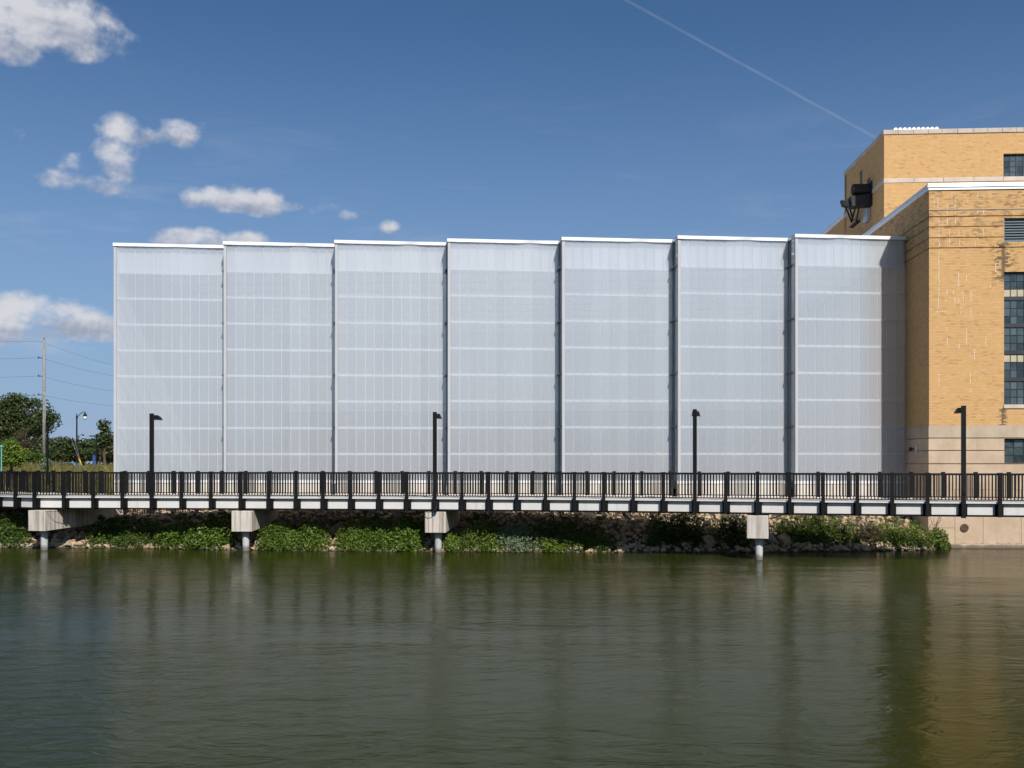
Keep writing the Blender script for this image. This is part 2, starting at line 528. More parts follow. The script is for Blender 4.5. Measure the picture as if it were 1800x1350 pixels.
def mat_rock(name, palette):
    m, t, b = material(name)
    oi = t.n('ShaderNodeObjectInfo')
    gi = t.n('ShaderNodeNewGeometry')
    rnd = t.m('FRACT', t.m('ADD', oi.outputs['Random'], t.m('MULTIPLY', gi.outputs['Random Per Island'], 0.97)))
    ramp = t.n('ShaderNodeValToRGB')
    ramp.color_ramp.interpolation = 'LINEAR'
    els = ramp.color_ramp.elements
    while len(els) < len(palette):
        els.new(0.5)
    for i, c in enumerate(palette):
        els[i].position = i / (len(palette) - 1)
        els[i].color = (*c, 1)
    t.link(rnd, ramp.inputs[0])
    g = gi.outputs['Position']
    n = t.noise(g, 9, 7, 0.65)
    c = t.mix(t.m('MULTIPLY', t.smooth(n, 0.45, 0.7), 0.5), ramp.outputs[0], (0.20, 0.15, 0.105))
    sep = t.n('ShaderNodeSeparateXYZ'); t.link(g, sep.inputs[0])
    wet = t.smooth(t.m('ADD', sep.outputs[2], t.m('MULTIPLY', t.noise(g, 3, 3), 0.1)), 0.17, 0.06)
    c = t.mix(t.m('MULTIPLY', wet, 0.75), c, (0.035, 0.035, 0.022))
    t.link(c, b.inputs['Base Color'])
    setp(b, rough=0.9, spec=0.3)
    bump(t, b, t.noise(g, 26, 6, 0.65), 0.6, 0.02)
    return m


M['rock'] = mat_rock('riprap_stone', [(0.36, 0.245, 0.145), (0.50, 0.36, 0.22), (0.42, 0.31, 0.20), (0.54, 0.42, 0.28), (0.31, 0.24, 0.175), (0.55, 0.40, 0.23)])
M['grey_rock'] = mat_rock('grey_stone_edge', [(0.33, 0.31, 0.27), (0.42, 0.39, 0.34), (0.26, 0.25, 0.22), (0.50, 0.42, 0.32)])


def mat_leaf(name, a, b_, c_, trans=0.3):
    m = bpy.data.materials.new(name)
    m.use_nodes = True
    t = NT(m.node_tree)
    m.node_tree.nodes.clear()
    out = t.n('ShaderNodeOutputMaterial')
    gi = t.n('ShaderNodeNewGeometry')
    ramp = t.n('ShaderNodeValToRGB')
    els = ramp.color_ramp.elements
    els.new(0.5)
    for e_, p, c in zip(els, (0.0, 0.6, 1.0), (a, b_, c_)):
        e_.position = p
        e_.color = (*c, 1)
    t.link(gi.outputs['Random Per Island'], ramp.inputs[0])
    n = t.noise(gi.outputs['Position'], 1.1, 3)
    col = t.mix(t.m('MULTIPLY', t.smooth(n, 0.4, 0.65), 0.35), ramp.outputs[0], a)
    pb = t.n('ShaderNodeBsdfPrincipled')
    t.link(col, pb.inputs['Base Color'])
    pb.inputs['Roughness'].default_value = 0.5
    pb.inputs['Specular IOR Level'].default_value = 0.35
    tr = t.n('ShaderNodeBsdfTranslucent')
    t.link(t.mix(1.0, col, (1.1, 1.15, 0.6), 'MULTIPLY'), tr.inputs[0])
    mx = t.n('ShaderNodeMixShader'); mx.inputs[0].default_value = trans
    t.link(pb.outputs[0], mx.inputs[1]); t.link(tr.outputs[0], mx.inputs[2])
    t.link(mx.outputs[0], out.inputs[0])
    return m


M['leaf_bush'] = mat_leaf('bush_leaves', (0.046, 0.088, 0.009), (0.095, 0.155, 0.016), (0.20, 0.27, 0.042))
M['leaf_dark'] = mat_leaf('dark_leaves', (0.032, 0.062, 0.008), (0.062, 0.110, 0.014), (0.12, 0.18, 0.030))
M['leaf_silver'] = mat_leaf('silver_leaves', (0.10, 0.145, 0.085), (0.17, 0.22, 0.13), (0.25, 0.30, 0.20))
M['leaf_yellow'] = mat_leaf('yellow_green_leaves', (0.085, 0.135, 0.012), (0.125, 0.19, 0.022), (0.20, 0.26, 0.045))
M['leaf_oak'] = mat_leaf('oak_leaves', (0.026, 0.044, 0.013), (0.055, 0.080, 0.023), (0.11, 0.135, 0.048))
M['leaf_brown'] = mat_leaf('brownish_leaves', (0.045, 0.044, 0.020), (0.08, 0.075, 0.030), (0.13, 0.115, 0.05))
M['leaf_far'] = mat_leaf('far_leaves', (0.030, 0.048, 0.018), (0.052, 0.078, 0.027), (0.09, 0.12, 0.046))
M['grass_dry'] = mat_leaf('dry_grass', (0.13, 0.12, 0.035), (0.22, 0.19, 0.06), (0.33, 0.28, 0.12), 0.35)


def mat_ground():
    m, t, b = material('ground_soil')
    g = geopos(t)
    n = t.noise(g, 0.35, 7, 0.6)
    n2 = t.noise(g, 5.0, 6, 0.7)
    sep = t.n('ShaderNodeSeparateXYZ'); t.link(g, sep.inputs[0])
    grass = t.mix(t.smooth(n2, 0.35, 0.65), (0.075, 0.085, 0.022), (0.17, 0.15, 0.05))
    soil = t.mix(t.smooth(n2, 0.35, 0.65), (0.055, 0.042, 0.028), (0.13, 0.10, 0.07))
    c = t.mix(t.smooth(t.m('ADD', sep.outputs[2], t.m('MULTIPLY', n, 0.6)), 2.2, 2.6), soil, grass)
    t.link(c, b.inputs['Base Color'])
    setp(b, rough=0.95, spec=0.2)
    bump(t, b, n2, 0.8, 0.08)
    return m


M['ground'] = mat_ground()


def mat_water():
    m, t, b = material('river_water')
    g = geopos(t)
    murk = t.noise(t.mapping(g, (0.05, 0.09, 1)), 1.0, 4, 0.5)
    c = t.mix(murk, WATER_A, WATER_B)
    t.link(c, b.inputs['Base Color'])
    setp(b, rough=0.15, spec=0.07)
    b.inputs['IOR'].default_value = 1.333
    w1 = t.noise(t.mapping(g, (1.15, 2.0, 1), rot=(0, 0, R(8))), 1.0, 3, 0.55, 1.0)
    w2 = t.noise(t.mapping(g, (3.6, 6.0, 1), rot=(0, 0, R(-11))), 1.0, 4, 0.6, 0.8)
    w3 = t.noise(t.mapping(g, (0.16, 0.30, 1)), 1.0, 2, 0.5, 0.3)
    calm = t.smooth(t.noise(t.mapping(g, (0.045, 0.11, 1)), 1.0, 3, 0.5, 0.8), 0.36, 0.62, 0.25, 1.0)       # ruffled and calmer patches
    h = t.m('ADD', t.m('MULTIPLY', t.m('MULTIPLY', w1, calm), 1.15), t.m('ADD', t.m('MULTIPLY', t.m('MULTIPLY', w2, calm), 0.30), t.m('MULTIPLY', w3, 1.6)))
    bump(t, b, h, 1.0, WAVE)
    return m


WATER_A, WATER_B, WAVE = (0.0160, 0.0225, 0.0018), (0.0215, 0.0262, 0.0026), 0.031
M['water'] = mat_water()

# ------------------------------------------------------------------ places (metres; x right, y away from the camera, water at z = 0)
def X_at(px, y):
    return (px - 900.0) / F_PX * y


THETA = math.atan(100.0 / 1750.0)                # the buildings stand a little askew to the camera
EX, EY = math.cos(THETA), -math.sin(THETA)
DX, DY = math.sin(THETA), math.cos(THETA)
ORG = (-20.12, 50.30)


def site(u, v, z=0.0):
    return (ORG[0] + u * EX + v * DX, ORG[1] + u * EY + v * DY, z)


SHORE = [(-80, 47.5), (-40, 46.4), (-23.4, 45.6), (-18.2, 45.4), (-10.1, 44.1), (-2.5, 43.5), (4.9, 43.1), (9.9, 43.2), (15.0, 43.7), (18.3, 44.3), (19.3, 45.0), (21.0, 60), (60, 60), (90, 47)]
SHX, SHY = [s[0] for s in SHORE], [s[1] for s in SHORE]


def shore(x):
    return float(np.interp(x, SHX, SHY))


def ground_h(x, y):
    if y < -12:
        return min(1.6, -1.5 + (-12 - y) * 0.5)
    d = y - shore(x)
    if d < 0:
        return max(-1.6, d * 0.55)
    z = min(2.05, 0.42 * d)
    if y > 48 and (x < -20.3 or y > 80):
        k = min(1.0, max(0.0, (y - 49) / 23.0))
        k = k * k * (3 - 2 * k)
        rise = 1.45 * k
        if y > 72:
            q = min(1.0, (y - 72) / 16.0)
            rise -= 1.05 * q * q * (3 - 2 * q)
        fade = min(1.0, max(0.0, (-20.3 - x) / 1.2)) if y < 80 else 1.0
        z += rise * fade + (0.10 * math.sin(x * 0.9 + y * 0.31) * math.sin(y * 0.5) * k * fade)
    return z


def build_ground():
    xs = sorted(set([-900, -500, -250, -150, -110, -90] + list(np.arange(-80, 60.1, 1.0)) + [-21.5, -20.3, 19.3, 19.8] + [75, 90, 120, 200, 400, 900]))
    ys = sorted(set([-900, -400, -150, -60, -30, -20, -16, -12, -4, 10, 30, 38] + list(np.arange(41, 60, 0.5)) + list(np.arange(60, 100, 1.5)) + [105, 115, 130, 160, 220, 320, 500, 900, 1800]))
    vs, fs = [], []
    for y in ys:
        for x in xs:
            vs.append((float(x), float(y), ground_h(float(x), float(y))))
    nx = len(xs)
    for j in range(len(ys) - 1):
        for i in range(nx - 1):
            a = j * nx + i
            fs.append((a, a + 1, a + nx + 1, a + nx))
    mb = MB(); mb.add(vs, fs)
    o = place('ground', mb.mesh('ground', M['ground'], True))
    tag(o, 'grassy ground and earth river bank around the buildings', kind='structure')
    return o


GROUND = build_ground()
mb = MB()
mb.add([(-900, -16, 0), (900, -16, 0), (900, 62, 0), (-900, 62, 0)], [(0, 1, 2, 3)])
tag(mb.build('water', M['water']), 'murky green river water with soft ripples', kind='structure')

mb = MB()
for i in range(24):
    x0, x1 = -150 + i * 10, -140 + i * 10
    mb.add([(x0, 92, 2.47), (x1, 92, 2.47), (x1, 99, 2.47), (x0, 99, 2.47)], [(0, 1, 2, 3)])
tag(mb.build('road', M['asphalt']), 'asphalt road passing behind the grassy rise', kind='structure')

# ------------------------------------------------------------------ translucent field house
BAY, SETB = 5.656, 0.90
ALPHA = math.atan2(SETB, BAY)
CA, SA = math.cos(ALPHA), math.sin(ALPHA)
PL = BAY * CA            # length of a sawtooth wall
RL = BAY * SA            # length of its return
Z_SILL, Z_TOP, GIRT = 3.01, 14.83, 1.3135
NB = 7


def build_fieldhouse():
    root = empty('field_house', site(0, 0, 2.0), -THETA)
    tag(root, 'long pale translucent hall with seven sawtooth walls and white roof edge', 'building')
    Zr = lambda z: z - 2.0
    rng = random.Random(4)
    sheet_w = (PL - 0.16) / 12.0
    # one polycarbonate sheet: a shallow pan with folded edges
    sm = MB()
    w = sheet_w - 0.018
    hz = Z_TOP - Z_SILL
    sm.box(0, w, 0.0, 0.04, 0, hz)
    bar_me = MB().box(-0.011, 0.011, 0, 0.02, 0, hz).mesh('joint_bar', M['steel_white'])
    sheet_me = sm.mesh('sheet', M['sheet'])
    girt_me = MB().box(0.06, PL - 0.05, 0, 0.10, -0.055, 0.055).mesh('girt', M['steel_white'])
    post_me = MB().box(0.0, 0.135, -0.02, 0.10, 0, hz).mesh('corner_post', M['corner'])
    for k in range(NB):
        ox = BAY * k
        wall = lambda s, dv=0.0: (ox + s * CA - dv * SA, s * SA + dv * CA)
        last = k == NB - 1
        L = PL if not last else (39.47 - ox) / CA - 0.02
        x, y = wall(0.0)
        place('corner_post', post_me, root, (x, y, Zr(Z_SILL)), ALPHA)
        ns = 12
        for i in range(ns):
            s = 0.145 + i * sheet_w
            x, y = wall(s, rng.uniform(-0.004, 0.004))
            o = place('sheet', sheet_me, root, (x, y, Zr(Z_SILL)), ALPHA)
            if last and i == ns - 1:
                o.scale = ((L - s) / sheet_w, 1, 1)
        for i in range(1, ns):
            x, y = wall(0.139 + i * sheet_w, 0.046)
            place('joint_bar', bar_me, root, (x, y, Zr(Z_SILL)), ALPHA)
        for j in range(1, 9):
            x, y = wall(0.0, 0.07)
            o = place('girt', girt_me, root, (x, y, Zr(Z_SILL + GIRT * j)), ALPHA)
            if last: o.scale = (L / PL, 1, 1)
        # white liner behind the top strip of sheets
        a, b = wall(0.05, 0.22), wall(L - 0.05, 0.22)
        a2, b2 = wall(0.05, 0.26), wall(L - 0.05, 0.26)
        MB().prism([a, b, b2, a2], Zr(Z_SILL + GIRT * 8 + 0.05), Zr(Z_TOP)).build('parapet_liner', M['liner'], root)
        # sill flashing and plinth panel
        a, b = wall(-0.02, -0.05), wall(L, -0.05)
        a2, b2 = wall(-0.02, 0.12), wall(L, 0.12)
        MB().prism([a, b, b2, a2], Zr(2.86), Zr(Z_SILL - 0.005)).build('sill_flashing', M['white_metal'], root)
        for q in range(3):
            s0, s1 = L * q / 3 + 0.008, L * (q + 1) / 3 - 0.008
            MB().prism([wall(s0, -0.02), wall(s1, -0.02), wall(s1, 0.25), wall(s0, 0.25)], Zr(1.3), Zr(2.855)).build('plinth_panel', M['plinth'], root, bevel=0.012)
        # coping: sheet metal, slightly oil-canned along its lower edge
        cm = MB()
        n = 26
        ring = []
        ph, c0, wd = rng.uniform(0, 6), rng.uniform(0.55, 0.85), rng.uniform(0.10, 0.18)
        if last: c0 = 0.4
        for i in range(n + 1):
            s = -0.03 + (L + 0.06) * i / n
            q = i / n
            dent = 0.030 * math.exp(-((q - c0) / wd) ** 2) * math.cos((q - c0) * 9) + 0.006 * math.sin(q * 17 + ph)
            bx, by = wall(s, -0.075 + dent * 1.1)
            tx, ty = wall(s, -0.075)
            ex, ey = wall(s, 0.45)
            fx, fy = wall(s, -0.030)
            ring.append([(bx, by, Zr(Z_TOP - 0.005 + abs(dent) * 0.7)), (tx, ty, Zr(14.99)), (ex, ey, Zr(15.00)), (ex, ey, Zr(Z_TOP)), (fx, fy, Zr(Z_TOP + 0.012 + abs(dent) * 0.7))])
        vs = [p for r_ in ring for p in r_]
        fs = [(i * 5 + j, i * 5 + (j + 1) % 5, (i + 1) * 5 + (j + 1) % 5, (i + 1) * 5 + j) for i in range(n) for j in range(5)]
        fs += [(0, 1, 2, 3, 4), tuple(n * 5 + j for j in (4, 3, 2, 1, 0))]
        cm.add(vs, fs)
        cm.build('coping', M['white_metal'], root)
        # return: a narrow glazed strip closing the step to the next sawtooth, with struts across it
        if not last:
            nx_ = BAY * (k + 1)
            ret = lambda s, dv=0.0: (nx_ - s * SA + dv * CA, s * CA + dv * SA)
            a, b = ret(0.13), ret(RL - 0.10)
            a2, b2 = ret(0.13, 0.04), ret(RL - 0.10, 0.04)
            MB().prism([a, b, b2, a2], Zr(Z_SILL), Zr(Z_TOP - 0.02)).build('return_pane', M['sheet'], root)
            fr = MB()
            for s in (0.62, RL - 0.02):
                fr.prism([ret(s - 0.018, -0.04), ret(s + 0.018, -0.04), ret(s + 0.018, 0.05), ret(s - 0.018, 0.05)], Zr(Z_SILL), Zr(Z_TOP - 0.01))
            fr.build('return_mullion', M['louvre'], root)
            for j in (2, 4, 6, 8):
                z = Zr(Z_SILL + GIRT * j)
                MB().tube([(*ret(0.18, -0.07), z + 0.03), (*ret(RL - 0.03, -0.07), z)], 0.05, 8).build('strut', M['frame_dark'], root)
            cpm = MB()
            cpm.prism([ret(-0.05, -0.05), ret(RL - 0.02, -0.05), ret(RL - 0.02, 0.4), ret(-0.05, 0.4)], Zr(Z_TOP - 0.004), Zr(14.975))
            cpm.build('return_coping', M['grey_metal'], root)
    # shell behind the sheets
    D = 30.0
    MB().box(0.05, 39.3, 1.0, D, Zr(2.6), Zr(2.88)).build('floor_slab', M['int_floor'], root)
    for k in range(13):
        MB().box(0.2 + 3.01 * k, 3.2085 + 3.01 * k, 0.95, D, Zr(14.70), Zr(14.76)).build('roof_panel', M['roof_sheet'], root)  # unseen roof made translucent to let added daylight brighten the hall
    for k in range(11):
        MB().box(0.2, 39.3, 1.3 + 2.7 * k, 1.45 + 2.7 * k, Zr(14.05), Zr(14.69)).build('roof_beam', M['steel_white'], root)
    MB().box(-0.02, 0.18, 0.14, D, Zr(1.3), Zr(14.82)).build('end_wall', M['white_metal'], root)
    MB().box(0.2, 39.3, D - 0.3, D - 0.02, Zr(2.88), Zr(8.0)).build('rear_wall', M['int_wall'], root)
    MB().box(0.2, 39.3, D - 0.3, D - 0.02, Zr(8.002), Zr(14.69)).build('rear_wall', M['int_wall_upper'], root)  # rear wall pale above, dark below: tones put in to lighten the upper facade
    MB().tube([(14.2, 0.62, Zr(7.2)), (16.2, 1.0, Zr(4.0))], 0.05, 8).build('brace', M['int_wall'], root)
    return root


build_fieldhouse()

# ------------------------------------------------------------------ brick powerhouse
U0, V0 = 39.50, -2.25
UE = 66.0


def grid_wall(mb, a0, a1, z0, z1, d0, d1, holes, axis):
    """wall between a0..a1 along one axis and z0..z1 with rectangular holes left out"""
    As = sorted({a0, a1, *[h[0] for h in holes if a0 < h[0] < a1], *[h[1] for h in holes if a0 < h[1] < a1]})
    Zs = sorted({z0, z1, *[h[2] for h in holes if z0 < h[2] < z1], *[h[3] for h in holes if z0 < h[3] < z1]})
    for i in range(len(As) - 1):
        for j in range(len(Zs) - 1):
            ca, cz = (As[i] + As[i + 1]) / 2, (Zs[j] + Zs[j + 1]) / 2
            if any(h[0] < ca < h[1] and h[2] < cz < h[3] for h in holes):
                continue
            if axis == 'u': mb.box(As[i], As[i + 1], d0, d1, Zs[j], Zs[j + 1])
            else: mb.box(d0, d1, As[i], As[i + 1], Zs[j], Zs[j + 1])


def sash_window(root, name, u0, u1, z0, z1, v, cols, sashes, gap, rows, mull=None, blinds=()):
    """steel window: frame mesh with panes as children; v is the wall face"""
    fr = MB()
    vf = v + 0.12
    th = 0.022
    frame_z = []
    hs = (z1 - z0 - gap * (sashes - 1)) / sashes
    fr.box(u0, u0 + 0.04, vf, vf + 0.06, z0, z1)
    fr.box(u1 - 0.04, u1, vf, vf + 0.06, z0, z1)
    panes = []
    for s in range(sashes):
        b0 = z0 + s * (hs + gap)
        b1 = b0 + hs
        if s:
            fr.box(u0 + 0.041, u1 - 0.041, vf - 0.02, vf + 0.06, b0 - gap, b0)
        cw = (u1 - u0 - 0.08) / cols
        rh = hs / rows
        for c in range(cols + 1):
            if 0 < c < cols:
                w = 0.075 if mull and c in mull else th
                uu = u0 + 0.04 + c * cw
                fr.box(uu - w / 2, uu + w / 2, vf + 0.004, vf + 0.055, b0, b1)
        for r in range(rows + 1):
            zz = b0 + r * rh
            t2 = th if 0 < r < rows else 0.035
            fr.box(u0 + 0.041, u1 - 0.041, vf + 0.008, vf + 0.05, max(zz - t2 / 2, b0), min(zz + t2 / 2, b1))
        for c in range(cols):
            for r in range(rows):
                panes.append((u0 + 0.04 + c * cw, u0 + 0.04 + (c + 1) * cw, b0 + r * rh, b0 + (r + 1) * rh, s, r))
    w = fr.build(name, M['frame_dark'], root)
    mem = {}
    rng = random.Random(7)
    for a0, a1, c0, c1, s, r in panes:
        mat = 'blind' if (s, r) in blinds else 'glass'
        k = (round(a1 - a0, 3), round(c1 - c0, 3), mat)
        if k not in mem:
            mem[k] = MB().box(0.006, a1 - a0 - 0.006, 0, 0.008, 0.006, c1 - c0 - 0.006).mesh('pane', M[mat])
        o = place('pane', mem[k], w, (a0, vf + 0.03, c0))
        o.rotation_euler = (rng.uniform(-0.012, 0.012), 0, rng.uniform(-0.012, 0.012))
    return w


def build_powerhouse():
    root = empty('brick_powerhouse', site(0, 0, 0), -THETA)
    tag(root, 'old buff brick powerhouse with stepped tower and concrete base standing in the river', 'building')
    W1 = 44.76
    louv = (42.86, W1, 14.00, 15.10)
    tall = (42.86, W1, 6.55, 12.63)
    small = (42.86, W1, 3.87, 4.99)
    holes = [louv, tall, small]
    VB = 46.0
    T = 0.45
    # brick bands: each is a ring of front and side wall; the grooves between them are recessed
    def ring(z0, z1, inset=0.0, mb=None):
        mb = mb or MB()
        grid_wall(mb, U0 + inset, UE, z0, z1, V0 + inset, V0 + T, holes, 'u')
        grid_wall(mb, V0 + T, VB, z0, z1, U0 + inset, U0 + T, [], 'v')
        return mb
    G = 0.045
    grooves = [13.76, 14.23, 14.73, 15.20]
    edges = [5.60] + grooves + [16.41]
    for i in range(len(edges) - 1):
        a = edges[i] + (G / 2 if i else 0)
        b = edges[i + 1] - (G / 2 if i < len(edges) - 2 else 0)
        ring(a, b).build('brick_wall', M['brick'], root)
    mb = MB()
    for g in grooves:
        ring(g - G / 2, g + G / 2, 0.06, mb)
    mb.build('groove_course', M['brick'], root)
    ld = MB()
    ld.box(U0 - 0.02, UE, V0 - 0.025, V0 - 0.001, 15.50, 15.545)
    ld.box(U0 - 0.02, U0 - 0.001, V0 - 0.001, VB, 15.50, 15.545)
    ld.build('ledge_course', M['limestone_grey'], root)
    # concrete base in courses
    bz = [2.66, 3.84, 4.45, 5.02, 5.595]
    for i in range(len(bz) - 1):
        a = bz[i] + (G / 2 if i else 0.0)
        b = bz[i + 1] - (G / 2 if i < len(bz) - 2 else 0)
        ring(a, b, -0.03).build('base_course', M['limestone_grey' if i == len(bz) - 2 else 'limestone'], root)
    mb = MB()
    for g in bz[1:-1]:
        ring(g - G / 2, g + G / 2, 0.03, mb)
    mb.build('groove_course', M['limestone'], root)
    # foundation panels down into the water
    cuts = [U0 - 0.06, 40.64, 41.9, 43.6, 45.4, 47.2, 49.0, 52, 56, UE]
    for i in range(len(cuts) - 1):
        a, b = cuts[i] + 0.006, cuts[i + 1] - 0.006
        zs = [(-1.7, 0.88), (0.895, 2.65)] if i == 0 else [(-1.7, 2.65)]
        for z0, z1 in zs:
            MB().box(a, b, V0 - 0.06, V0 + T, z0, z1).build('foundation_panel', M['limestone'], root, bevel=0.006)
    MB().box(U0 - 0.06, U0 + T, V0 + T + 0.003, VB, -1.7, 2.65).build('foundation_panel', M['limestone'], root)
    MB().box(U0 - 0.02, UE, V0 + 0.02, V0 + T - 0.02, -1.65, 2.64).build('foundation_core', M['limestone'], root)
    MB().box(U0 + 0.9, UE, V0 - 0.22, V0 - 0.061, -1.7, 0.16).build('footing', M['limestone'], root, bevel=0.03)
    # crust of efflorescence near the waterline: drain grate
    dg = MB()
    c = (41.06, V0 - 0.065, 0.90)
    dg.tube([(c[0], c[1] - 0.03, c[2]), (c[0], c[1] + 0.02, c[2])], 0.19, 20)
    for k in range(-3, 4):
        h = math.sqrt(max(0.0, 0.175 ** 2 - (k * 0.05) ** 2))
        dg.box(c[0] + k * 0.05 - 0.012, c[0] + k * 0.05 + 0.012, c[1] - 0.05, c[1] - 0.031, c[2] - h, c[2] + h)
    dg.build('drain_grate', M['rust'], root)
    # metal coping of the lower block
    def metal_coping(name, u0, u1, v0, v1, zb, zt):
        cp = MB()
        m = (zb + zt) / 2 - 0.02
        cp.box(u0 - 0.05, u1, v0 - 0.05, v0 + 0.5, zb, m)
        cp.box(u0 - 0.05, u0 + 0.5, v0 + 0.5, v1, zb, m)
        # sloped cap
        cp.hexa([(u0 - 0.09, v0 - 0.09, m + 0.002), (u1, v0 - 0.09, m + 0.002), (u1, v0 + 0.5, m + 0.002), (u0 + 0.5, v0 + 0.5, m + 0.002)],
                [(u0 - 0.05, v0 - 0.05, zt), (u1, v0 - 0.05, zt), (u1, v0 + 0.5, zt - 0.04), (u0 + 0.5, v0 + 0.5, zt - 0.04)])
        cp.hexa([(u0 - 0.09, v0 - 0.09, m + 0.002), (u0 + 0.5, v0 + 0.5, m + 0.002), (u0 + 0.5, v1, m + 0.002), (u0 - 0.09, v1, m + 0.002)],
                [(u0 - 0.05, v0 - 0.05, zt), (u0 + 0.5, v0 + 0.5, zt - 0.04), (u0 + 0.5, v1, zt - 0.04), (u0 - 0.05, v1, zt)])
        return cp.build(name, M['white_metal'], root)
    metal_coping('metal_coping', U0, UE, V0, VB, 16.415, 16.72)
    MB().box(U0 + T, UE, V0 + T, VB, 16.0, 16.2).build('roof', M['roofing'], root)
    # windows of the lower block
    sash_window(root, 'window', tall[0], tall[1], tall[2] + 0.0, tall[3] - 0.05, V0, 6, 5, 0.16, 3, None, {(4, 0), (1, 2)})
    sash_window(root, 'window', small[0], small[1], small[2], small[3] - 0.04, V0, 4, 1, 0.1, 3, {2})
    MB().box(tall[0] - 0.03, tall[1] + 0.03, V0 - 0.05, V0 + 0.10, tall[2] - 0.18, tall[2] - 0.002).build('sill', M['belt_stone'], root, bevel=0.01)
    lv = MB()
    u0, u1, z0, z1 = louv
    lv.box(u0, u0 + 0.05, V0 + 0.06, V0 + 0.2, z0, z1); lv.box(u1 - 0.05, u1, V0 + 0.06, V0 + 0.2, z0, z1)
    lv.box(u0 + 0.051, u1 - 0.051, V0 + 0.06, V0 + 0.2, z1 - 0.05, z1); lv.box(u0 + 0.051, u1 - 0.051, V0 + 0.06, V0 + 0.2, z0, z0 + 0.05)
    lo = lv.build('louvre', M['louvre'], root)
    sl = MB().add([(0, 0, 0), (u1 - u0 - 0.11, 0, 0), (u1 - u0 - 0.11, 0.09, 0.10), (0, 0.09, 0.10), (0, 0, 0.015), (u1 - u0 - 0.11, 0, 0.015), (u1 - u0 - 0.11, 0.09, 0.115), (0, 0.09, 0.115)],
                  [(3, 2, 1, 0), (4, 5, 6, 7), (0, 1, 5, 4), (1, 2, 6, 5), (2, 3, 7, 6), (3, 0, 4, 7)]).mesh('slat', M['louvre'])
    for k in range(8):
        place('slat', sl, lo, (u0 + 0.055, V0 + 0.07, z0 + 0.055 + k * 0.122))
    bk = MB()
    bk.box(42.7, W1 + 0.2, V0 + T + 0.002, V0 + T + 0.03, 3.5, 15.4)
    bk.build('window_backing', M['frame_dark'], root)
    # mineral streaks weeping from the joints
    st = MB()
    rng = random.Random(12)
    sc = 0.02548
    streaks = [(1649.5, 440, 530), (1684, 478, 503), (1698, 485, 495), (1663.5, 509, 518), (1661, 525, 532), (1674.5, 511, 519), (1677.5, 522, 538), (1684.5, 525, 533), (1691.5, 509, 530), (1705.5, 512, 532),
               (1688.5, 540, 554), (1705.5, 540, 557), (1722, 549, 555), (1664, 575, 582), (1664, 594, 607), (1684.5, 603, 615), (1698, 578, 611), (1732, 591, 607), (1712, 614, 632), (1649.5, 658, 678), (1705, 656, 675),
               (1705, 683, 690), (1750, 460, 480), (1641, 352, 363), (1648, 348, 366), (1664, 360, 400), (1678.6, 348, 398), (1718, 338, 350), (1718, 372, 380), (1727, 370, 381), (1649.5, 384, 436), (1668, 407, 432),
               (1685, 405, 434), (1713, 425, 434), (1727, 403, 420), (1672, 340, 352), (1655, 390, 398), (1700, 352, 358), (1740, 500, 507)]
    def ribbon(pts, w):
        L_ = [(p[0] - w * rng.uniform(0.5, 1.2), p[1]) for p in pts]
        R_ = [(p[0] + w * rng.uniform(0.5, 1.2), p[1]) for p in pts]
        for i in range(len(pts) - 1):
            a, b, c_, d_ = L_[i], R_[i], R_[i + 1], L_[i + 1]
            q = lambda p, dv: (p[0], V0 + dv, p[1])
            st.hexa([q(a, -0.004), q(b, -0.004), q(c_, -0.004), q(d_, -0.004)], [q(a, 0.002), q(b, 0.002), q(c_, 0.002), q(d_, 0.002)])
    for px, y0, y1 in streaks:
        u = U0 + (px - 1632) * sc
        za, zb = CAM_Z + (HZ - y0) * 45.8 / F_PX, CAM_Z + (HZ - y1) * 45.8 / F_PX
        n = max(3, int((za - zb) / 0.07))
        pts, uu = [], u
        for i in range(n + 1):
            pts.append((uu, za + (zb - za) * i / n))
            if rng.random() < 0.45: uu = u + rng.uniform(-0.022, 0.022)
        gi = [i for g in grooves for i in range(len(pts) - 1) if pts[i + 1][1] < g + 0.03 and pts[i][1] > g - 0.03]
        seg = []
        for i in range(len(pts)):
            seg.append(pts[i])
            if i in gi or i == len(pts) - 1:
                if len(seg) > 1: ribbon(seg, 0.012)
                seg = []
    ribbon([(U0 + 0.44, 11.31), (U0 + 0.40, 11.0), (U0 + 0.36, 10.84)], 0.012)
    ribbon([(U0 + 0.36, 10.84), (U0 + 0.36, 10.82)], 0.03)
    for k in range(7):
        ribbon([(U0 + 0.40 + k * 0.065, 10.85), (U0 + 0.40 + k * 0.065, 10.825)], 0.022)
    tag(st.build('mineral_streaks', M['mortar_white'], root), kind='stuff')

    # tower set back on the roof
    TU, TV, TB = 40.46, 7.40, 15.35
    twin = (46.93, 50.2, 19.70, 20.97)
    tw = MB()
    def tring(z0, z1, hl):
        mb = MB()
        grid_wall(mb, TU, UE, z0, z1, TV, TV + T, hl, 'u')
        grid_wall(mb, TV + T, TB, z0, z1, TU, TU + T, [(11.45, 12.0, 20.05, 21.45), (9.9, 10.55, 19.74, 20.5)], 'v')
        return mb
    tring(16.2, 19.44, []).build('tower_wall', M['brick'], root)
    tring(19.70, 22.13, [twin]).build('tower_wall', M['brick'], root)
    MB().box(TU + T, UE, TV + T, TB, 21.9, 22.0).build('tower_roof', M['roofing'], root)
    MB().box(TU, UE, TB - T, TB, 16.2, 22.12).build('tower_rear_wall', M['brick'], root)
    rng = random.Random(5)
